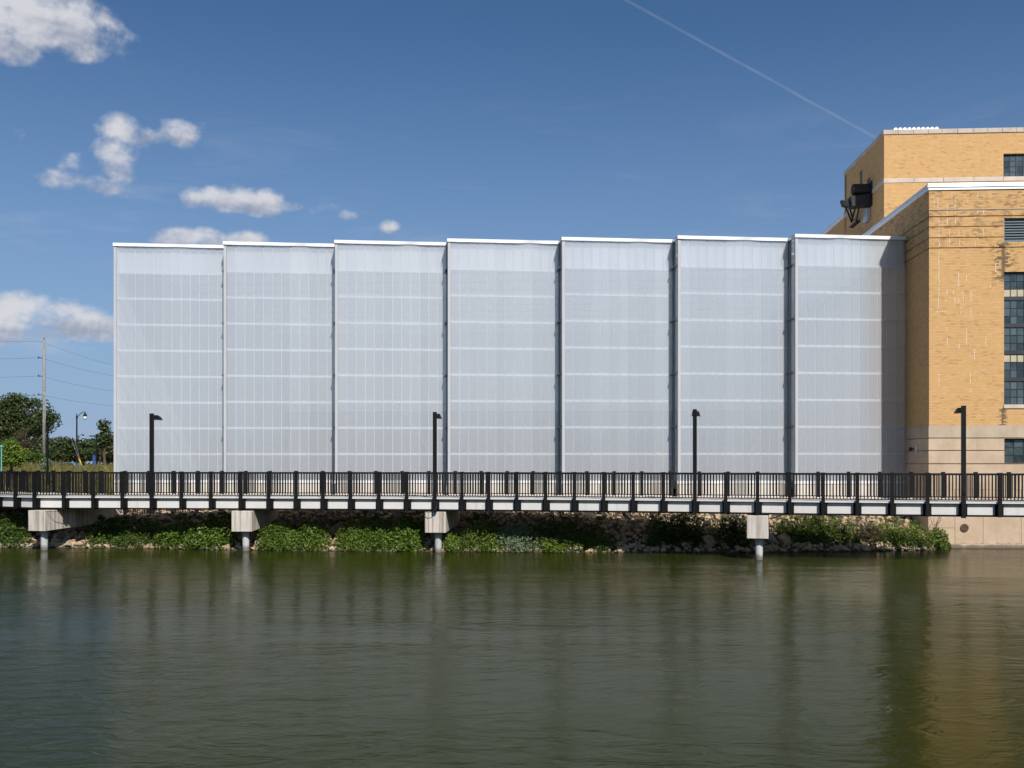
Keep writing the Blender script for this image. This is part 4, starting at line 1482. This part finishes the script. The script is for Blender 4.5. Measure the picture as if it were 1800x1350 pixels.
BUSHES = [
    (1, -30, 46, 908, 1.3, 'leaf_dark', .11, 'dark creeper on the bank beside the skewed pier, at the bend of the boardwalk', 120, False),
    (2, 155, 225, 914, 1.5, 'leaf_dark', .11, 'dark spreading shrub just past the skewed pier, half in its shade', 130, False),
    (3, 215, 290, 917, 1.3, 'leaf_dark', .10, 'low dark shrub over grey edge stones, below the lamp post at the first bay', 130, False),
    (4, 282, 352, 918, 1.2, 'leaf_bush', .10, 'mid green shrub between the first lamp post and the second pier, over pale stones', 130, False),
    (5, 338, 408, 914, 1.0, 'leaf_bush', .11, 'broad leaved green shrub whose side touches the second pier', 120, False),
    (6, 458, 520, 923, 0.9, 'leaf_bush', .10, 'rounded green shrub standing clear of the second pier, over two tan stones', 140, False),
    (7, 508, 575, 921, 1.2, 'leaf_bush', .10, 'green shrub behind the heap of tan stones between second and third piers', 140, False),
    (8, 596, 692, 914, 1.0, 'leaf_bush', .10, 'largest bright green shrub, between the tan stone heap and the third pier', 150, False),
    (9, 690, 744, 917, 0.9, 'leaf_bush', .10, 'bright rounded shrub next to the third pier on its near bank side', 150, False),
    (10, 782, 806, 940, 0.6, 'leaf_yellow', .09, 'small yellow green sprig at the foot of the third pier', 140, False),
    (11, 802, 884, 921, 1.0, 'leaf_bush', .10, 'leafy green shrub just beyond the third pier, above white edge stones', 150, False),
    (12, 880, 944, 926, 0.9, 'leaf_silver', .09, 'pale silvery leaved shrub growing among dark green ones', 110, False),
    (13, 930, 1068, 916, 1.3, 'leaf_dark', .09, 'wide dark green shrub ending at the open tan stones', 150, False),
    (14, 955, 990, 948, 0.5, 'leaf_yellow', .08, 'little light green tuft at the water below the wide dark shrub', 130, False),
    (15, 1140, 1242, 911, 1.2, 'leaf_dark', .12, 'dark grassy mound beyond the open tan stones', 200, True),
    (16, 1238, 1275, 920, 1.5, 'leaf_bush', .09, 'thin green plant filling the gap beside the dark grassy mound', 120, True),
    (17, 1264, 1318, 913, 1.2, 'leaf_dark', .10, 'dark shrub directly behind the squarely seen pier', 150, False),
    (18, 1348, 1392, 922, 1.7, 'leaf_bush', .09, 'low green plant on stones just past the squarely seen pier', 110, True),
    (19, 1378, 1462, 906, 1.4, 'leaf_bush', .11, 'tallest grassy green shrub under the boardwalk near the squarely seen pier', 190, True),
    (20, 1450, 1506, 914, 1.3, 'leaf_bush', .10, 'grassy green shrub right after the tallest one', 190, True),
    (21, 1495, 1548, 919, 1.2, 'leaf_brown', .09, 'brownish green shrub in the middle of the sunny grassy row', 150, True),
    (22, 1538, 1602, 920, 0.9, 'leaf_bush', .11, 'dense grass green shrub under the sunlit tan stones', 190, True),
    (23, 1590, 1634, 925, 0.8, 'leaf_bush', .09, 'small bright shrub next to the big leaning stone', 150, False),
    (24, 1638, 1666, 934, 0.3, 'leaf_bush', .09, 'last little shrub against the concrete foundation', 140, False),
]
for b in BUSHES:
    build_bush(*b)

# tall weed by the foundation
root = empty('weed', (X_at(1637, 45.2), 45.0, 0.8))
tag(root, 'spindly tall weed standing before the concrete foundation', 'weed')
rs = np.random.RandomState(77)
st = MB(); pts = []
for k in range(7):
    dx, dy = rs.uniform(-0.35, 0.5), rs.uniform(-0.2, 0.2)
    h = rs.uniform(0.5, 0.95)
    st.tube([(0.02 * k, 0, 0), (dx * 0.5, dy * 0.5, h * 0.6), (dx, dy, h)], [0.008, 0.006, 0.003], 4)
    for q in np.linspace(0.35, 1, 12):
        pts.append((dx * q + rs.normal(0, .02), dy * q + rs.normal(0, .02), h * q))
st.build('stems', M['bark'], root)
pts = np.array(pts)
place('leaves', quads_mesh('leaves', leaf_quads(rs, pts, np.tile([0, -0.5, 0.6], (len(pts), 1)), 0.07, 0.4), M['leaf_brown']), root)


def build_tree(seed, px, y, half_px, ytop, ybot, mat, leaf, label, density=14, trunk_r=0.16, group='trees behind the boardwalk', clump_r=(0.55, 0.95), shape=1.0, name='tree', sparse=1.0, nmul=1.0):
    rs = np.random.RandomState(seed)
    x = X_at(px, y)
    z0 = ground_h(x, y) - 0.1
    zt = CAM_Z + (HZ - ytop) / F_PX * y
    zb = CAM_Z + (HZ - ybot) / F_PX * y
    zb = max(zb, z0 + 0.2)
    half = half_px / F_PX * y
    cz, hz_ = (zt + zb) / 2, (zt - zb) / 2
    root = empty(name, (x, y, z0))
    tag(root, label, 'tree', group)
    clumps, limbs = [], []
    n = int(nmul * max(12, 9 * half * hz_ / (clump_r[1] ** 2)))
    for i in range(n):
        d = rs.normal(0, 1, 3); d /= np.linalg.norm(d)
        if d[2] < -0.55: d[2] *= 0.4
        rr = rs.uniform(0.55, 1.0) ** 0.6
        r = rs.uniform(*clump_r)
        c = np.array([d[0] * (half - r * 0.6) * rr, d[1] * (half - r * 0.6) * rr * 0.8, cz - z0 + d[2] * (hz_ - r * 0.5) * rr])
        if shape > 1.0:       # conical / upright crown
            c[0] *= 1.0 - 0.5 * max(0, (c[2] - (zb - z0)) / (2 * hz_)) ** shape
        clumps.append((*c, r * rs.uniform(0.9, 1.3), r, r * rs.uniform(0.6, 0.9)))
        limbs.append(c)
    p, nrm = clump_cloud(rs, clumps, density * sparse, 0.75)
    place('crown', quads_mesh('crown', leaf_quads(rs, p, nrm + np.array([0, 0, 0.3]), leaf, 0.62, 1.0), M[mat]), root)
    tk = MB()
    ht = cz - z0
    tk.tube([(0, 0, 0), (0.05, 0, ht * 0.4), (-0.04, 0.03, ht * 0.75), (0, 0, ht)], [trunk_r * 1.25, trunk_r, trunk_r * 0.8, trunk_r * 0.45], 9)
    for c in limbs[:: max(1, len(limbs) // 14)]:
        s = rs.uniform(0.35, 0.8)
        a = np.array([0, 0, ht * s])
        m = (a + c) / 2 + np.array([0, 0, 0.15])
        tk.tube([tuple(a), tuple(m), tuple(c)], [trunk_r * 0.42, trunk_r * 0.26, trunk_r * 0.08], 6)
    tk.build('trunk', M['bark'], root)
    return root


build_tree(101, 28, 92, 74, 689, 795, 'leaf_oak', 0.23, 'biggest dark oak with a wide open crown behind the utility pole', 30, 0.32, clump_r=(0.7, 1.25), sparse=0.75)
build_tree(102, -60, 97, 60, 715, 800, 'leaf_oak', 0.25, 'dark oak half cut off by the edge of the view', 26, 0.3, clump_r=(0.8, 1.3))
build_tree(103, 20, 62, 31, 765, 838, 'leaf_yellow', 0.15, 'young yellow green tree in front of the darker oak', 42, 0.06, clump_r=(0.28, 0.45), shape=1.3, sparse=0.9)
build_tree(104, 42, 78, 26, 742, 812, 'leaf_brown', 0.13, 'thin brown half bare tree behind the young yellow green one', 18, 0.09, clump_r=(0.3, 0.6), shape=1.2, sparse=0.6)
build_tree(105, 60, 72, 24, 792, 836, 'leaf_dark', 0.16, 'low dark round tree at the foot of the utility pole', 40, 0.08, clump_r=(0.35, 0.55))
build_tree(106, 183, 84, 13, 738, 800, 'leaf_oak', 0.24, 'upright dark tree peeping out beside the end of the hall', 26, 0.12, clump_r=(0.35, 0.6), shape=1.2)
build_tree(107, 190, 88, 22, 768, 826, 'leaf_brown', 0.22, 'brown tinged bushy tree close to the end of the hall', 26, 0.14, clump_r=(0.5, 0.8))
for i, (px, y, hw, yt, mat, lab) in enumerate([
        (96, 118, 26, 771, 'leaf_far', 'grey green tree in the far row, nearest the utility pole'),
        (120, 110, 24, 768, 'leaf_oak', 'dark bushy tree of the far row, left of the gooseneck street lamp'),
        (146, 114, 26, 770, 'leaf_oak', 'wide dark tree of the far row right behind the gooseneck street lamp'),
        (166, 125, 22, 766, 'leaf_far', 'paler tree of the far row behind the banner pole'),
        (108, 140, 30, 764, 'leaf_far', 'pale hazy tree topping the far row near the utility pole'),
        (70, 124, 28, 760, 'leaf_far', 'far tree half hidden behind the biggest oak'),
        (30, 126, 34, 758, 'leaf_far', 'far tree seen below the crown of the biggest oak'),
        (-12, 128, 36, 752, 'leaf_far', 'far tree at the very edge of the view'),
        (205, 120, 30, 762, 'leaf_far', 'far tree mostly hidden by the hall')]):
    build_tree(120 + i, px, y, hw, yt, 820, mat, 0.36, lab, 10, 0.14, 'trees of the far row', (0.7, 1.1), nmul=1.0)
# shrub of light leaves at the pole's foot
build_tree(140, 79, 66, 11, 803, 838, 'leaf_silver', 0.13, 'small pale leaved bush in front of the utility pole', 60, 0.03, clump_r=(0.2, 0.3), name='bush')


def build_wood(name, x0, x1, y, h, leaf, n, label, seed, mat='leaf_far'):
    rs = np.random.RandomState(seed)
    clumps = []
    for i in range(n):
        x = rs.uniform(x0, x1)
        hh = h * (0.72 + 0.28 * math.sin(x * 0.35 + seed) * math.sin(x * 0.13)) * rs.uniform(0.75, 1.05)
        r = rs.uniform(0.10, 0.22) * h
        clumps.append((x, y + rs.uniform(-4, 4), max(r * 0.6, rs.uniform(0.1, 1.0) * hh - r), r * 1.3, r, r))
    p, nrm = clump_cloud(rs, clumps, 4.4 / (leaf * leaf) * 0.16, 0.6)
    p[:, 2] += 1.4 if y < 0 else 2.3
    tag(place(name, quads_mesh(name, leaf_quads(rs, p, nrm, leaf, 0.7, 1.0), M[mat])), label, kind='stuff')


build_wood('distant_wood', -120, -40, 165, 6.5, 0.55, 170, 'distant wood closing the view beyond the road', 3)
build_wood('added_reflection_wood', -120, 120, -46, 12.0, 0.9, 420, 'unseen wood added behind the viewer for the facade and water to reflect', 8)  # added out of view, so its reflection darkens the lower facade


def build_grass():
    rs = np.random.RandomState(9)
    n = 15000
    x = rs.uniform(-47, -20.6, n)
    y = 49 + 26 * rs.random(n)
    z = np.array([ground_h(a, b) for a, b in zip(x, y)])
    h = rs.uniform(0.18, 0.5, n) * (0.7 + 0.6 * (np.sin(x * 0.8) * np.sin(y * 0.7) > 0))
    w = rs.uniform(0.012, 0.03, n)
    lean = rs.normal(0, 0.28, (n, 2)) * h[:, None]
    ang = rs.uniform(0, np.pi, n)
    ca, sa = np.cos(ang) * w, np.sin(ang) * w
    v = np.empty((n, 4, 3))
    v[:, 0] = np.stack([x - ca, y - sa, z - 0.02], 1)
    v[:, 1] = np.stack([x + ca, y + sa, z - 0.02], 1)
    v[:, 2] = np.stack([x + lean[:, 0] + ca * .3, y + lean[:, 1] + sa * .3, z + h], 1)
    v[:, 3] = np.stack([x + lean[:, 0] - ca * .3, y + lean[:, 1] - sa * .3, z + h], 1)
    o = place('grass', quads_mesh('grass', v.reshape(-1, 3), M['grass_dry']))
    tag(o, 'tall dry yellow green grass on the rise behind the boardwalk', kind='stuff')


build_grass()

# ------------------------------------------------------------------ poles, wires, street furniture far back
def utility_pole(px, y, ytop, r, label, arms=True):
    x = X_at(px, y)
    z0 = ground_h(x, y) - 0.1
    zt = CAM_Z + (HZ - ytop) / F_PX * y
    root = empty('utility_pole', (x, y, z0))
    tag(root, label, 'utility pole', 'utility poles')
    h = zt - z0
    MB().tube([(0, 0, 0), (0, 0, h * 0.5), (0, 0, h)], [r * 1.15, r, r * 0.8], 12).build('shaft', M['wood_pole'], root, smooth=True)
    if arms:
        MB().tube([(r * 0.9, -0.02, h - 6.4), (r * 0.9, -0.02, h * 0.62)], 0.035, 6).build('conduit', M['grey_metal'], root)
        for q in (629, 661, 694):
            zz = CAM_Z + (HZ - q) / F_PX * y - z0
            a = MB(); a.tube([(0, 0, zz - 0.02), (-0.42, -0.05, zz)], 0.035, 6); a.tube([(-0.42, -0.05, zz - 0.06), (-0.42, -0.05, zz + 0.1)], 0.05, 8)
            a.build('insulator_arm', M['frame_dark'], root)
        MB().lathe([(0.05, h + 0.005), (0.06, h + 0.08), (0.03, h + 0.18)], n=8).build('pole_top_insulator', M['frame_dark'], root)
    return x, y, z0, zt


PX_, PY_ = X_at(77.5, 80), 80.0
utility_pole(77.5, 80, 597, 0.12, 'tall weathered wooden utility pole carrying four wires')
utility_pole(61, 96, 722, 0.13, 'shorter grey pole standing in front of the biggest oak', False)


def wire(y0p, yl, yr, label):
    """one wire across the pole: from beyond the view, over the pole, to a pole far behind the hall"""
    zp = CAM_Z + (HZ - y0p) / F_PX * 80
    pts = []
    xl, yl_ = X_at(-220, 78), 78.0
    zl = CAM_Z + (HZ - yl) / F_PX * 78
    for i in range(9):
        s = i / 8
        pts.append((xl + (PX_ - xl) * s - 0.3 * s, yl_ + (80 - yl_) * s, zl + (zp - zl) * s - 0.5 * 4 * s * (1 - s) * 0.35))
    xr, yr_ = X_at(330, 120), 120.0
    zr = CAM_Z + (HZ - yr) / F_PX * 120
    for i in range(1, 13):
        s = i / 12
        pts.append((PX_ - 0.3 + (xr - PX_ + 0.3) * s, 80 + (yr_ - 80) * s, zp + (zr - zp) * s - 0.7 * 4 * s * (1 - s)))
    mb = MB(); mb.tube(pts, 0.008, 5)
    tag(mb.build('overhead_wire', M['wire']), label, 'wire', 'overhead wires')


wire(600, 590, 660, 'highest overhead wire, fixed to the very tip of the wooden utility pole')
wire(629, 625, 668, 'second overhead wire down from the tip of the wooden utility pole')
wire(661, 658, 690, 'third overhead wire down, level with the cloudless gap below the low cloud')
wire(694, 690, 708, 'lowest overhead wire, just clearing the crown of the biggest oak')

# guy wires with a guard
gx, gy = X_at(146, 76), 76.0
gz = ground_h(gx, gy)
for k, (pxt, yt, lab) in enumerate([(124, 768, 'thin guy wire slanting to the ground, the flatter of two'), (132, 775, 'thin guy wire slanting to the ground, the steeper of two')]):
    root = empty('guy_wire', (gx - 0.06 * k, gy + 0.1 * k, gz))
    tag(root, lab, 'guy wire', 'guy wires of the utility pole')
    tx, tz = X_at(pxt, 79) - gx, CAM_Z + (HZ - yt) / F_PX * 79 - gz
    top = Vector((tx, 3.0, tz))
    MB().tube([(0, 0, 0), tuple(top)], 0.012, 5).build('strand', M['grey_metal'], root)
    MB().tube([tuple(top * 0.02), tuple(top * 0.33)], 0.03, 6).build('guard', M['yellow_plastic'], root)
    if k == 0:
        MB().tube([tuple(top * 0.331), tuple(top * 0.42)], 0.034, 6).build('marker', M['red_plastic'], root)


def street_lamp(px, y, ytop, label, size=1.0):
    x = X_at(px, y)
    z0 = ground_h(x, y) - 0.05
    h = CAM_Z + (HZ - ytop) / F_PX * y - z0
    root = empty('street_lamp', (x, y, z0))
    tag(root, label, 'street lamp', 'gooseneck street lamps')
    p = MB()
    p.lathe([(0.16 * size, 0), (0.16 * size, 0.5 * size), (0.08 * size, 0.7 * size), (0.055 * size, h - 0.35 * size)], n=10)
    p.lathe([(0.06 * size, h - 0.35 * size), (0.10 * size, h - 0.32 * size), (0.06 * size, h - 0.2 * size), (0.02 * size, h + 0.05 * size)], n=10)
    p.build('pole', M['black'], root)
    arm = []
    for i in range(9):
        s = i / 8
        arm.append((0.7 * s * size, 0, h + (-0.30 + 0.48 * math.sin(s * 1.75)) * size - (0.02 if s == 1 else 0)))
    MB().tube(arm, 0.028 * size, 6).build('gooseneck', M['black'], root)
    c = (0.7 * size, 0, arm[-1][2])
    b = MB(); b.lathe([(0.03 * size, 0.05 * size), (0.05 * size, -0.08 * size), (0.11 * size, -0.14 * size), (0.17 * size, -0.30 * size), (0.15 * size, -0.34 * size)], c, 12)
    hd = b.build('lantern_hood', M['black'], root)
    g = MB(); g.lathe([(0.13 * size, -0.342 * size), (0.15 * size, -0.44 * size), (0.10 * size, -0.58 * size), (0.03 * size, -0.64 * size)], c, 12)
    g.build('globe', M['milk_glass'], hd, smooth=True)


street_lamp(135, 84, 728, 'black gooseneck street lamp with a hanging lantern behind the grassy rise')
street_lamp(138, 150, 765, 'tiny far gooseneck street lamp over the far trees')
# banner pole
x, y = X_at(170, 86), 86.0
z0 = ground_h(x, y) - 0.05
root = empty('banner_pole', (x, y, z0))
tag(root, 'black pole with a short arm and a blue banner near the end of the hall', 'lamp post')
h = CAM_Z + (HZ - 763) / F_PX * y - z0
MB().box(-0.07, 0.07, -0.07, 0.07, 0, h).build('pole', M['black'], root)
MB().box(-0.62, -0.072, -0.05, 0.05, h - 0.22, h - 0.12).build('arm', M['black'], root)
MB().box(-0.35, -0.09, -0.015, 0.015, h - 2.9, h - 1.85).build('banner', M['blue_banner'], root)
for zz in (h - 2.95, h - 1.83):
    MB().box(-0.37, -0.071, -0.02, 0.02, zz, zz + 0.03).build('banner_arm', M['black'], root)
# slim dark post in front of the wooden pole, and a teal one at the edge
x, y = X_at(83.5, 58), 58.0
z0 = ground_h(x, y)
root = empty('slim_post', (x, y, z0)); tag(root, 'slim dark post standing just in front of the wooden utility pole', 'post')
h = CAM_Z + (HZ - 748) / F_PX * y - z0
MB().box(-0.04, 0.04, -0.04, 0.04, 0, h).build('pole', M['black'], root)
MB().box(-0.06, 0.06, -0.06, 0.06, h + 0.001, h + 0.05).build('cap', M['black'], root)
x, y = X_at(2.5, 57), 57.0
z0 = ground_h(x, y)
root = empty('slim_post', (x, y, z0)); tag(root, 'pale teal post with a small cap beside the young yellow green tree', 'post')
h = CAM_Z + (HZ - 786) / F_PX * y - z0
MB().tube([(0, 0, 0), (0, 0, h)], 0.035, 8).build('pole', M['teal_paint'], root)
MB().lathe([(0.09, h + 0.001), (0.10, h + 0.06), (0.02, h + 0.12)], n=10).build('cap', M['teal_paint'], root)


def build_car(px, y, label):
    x = X_at(px, y)
    z0 = 2.475
    root = empty('parked_car', (x, y, z0))
    tag(root, label, 'car')
    prof = [(-2.15, 0.35), (-2.2, 0.75), (-1.95, 0.95), (-1.25, 1.02), (-0.75, 1.42), (0.55, 1.46), (1.15, 1.06), (1.95, 0.98), (2.2, 0.7), (2.15, 0.35)]
    n = len(prof)
    vs = [(a, -0.85, b) for a, b in prof] + [(a, 0.85, b) for a, b in prof]
    for i, (a, b) in enumerate(prof):
        if b > 1.2:
            vs[i] = (a, -0.66, b); vs[n + i] = (a, 0.66, b)
    b_ = MB().add(vs, [tuple(range(n)), tuple(range(2 * n - 1, n - 1, -1))] + [(i, (i + 1) % n, n + (i + 1) % n, n + i) for i in range(n)])
    b_.build('body', M['car_paint'], root, bevel=0.05)
    for s in (-1, 1):
        w = MB()
        w.hexa([(-0.98, s * 0.80, 1.05), (0.95, s * 0.80, 1.08), (0.52, s * 0.685, 1.40), (-0.68, s * 0.685, 1.38)],
               [(-0.98, s * 0.84, 1.05), (0.95, s * 0.84, 1.08), (0.52, s * 0.725, 1.40), (-0.68, s * 0.725, 1.38)])
        w.build('side_window', M['car_glass'], root)
        for a in (-1.35, 1.35):
            MB().tube([(a, s * 0.68, 0.32), (a, s * 0.88, 0.32)], 0.32, 14).build('wheel', M['rubber'], root)


build_car(122, 95, 'pale blue car on the road, only its roof showing over the dry grass')
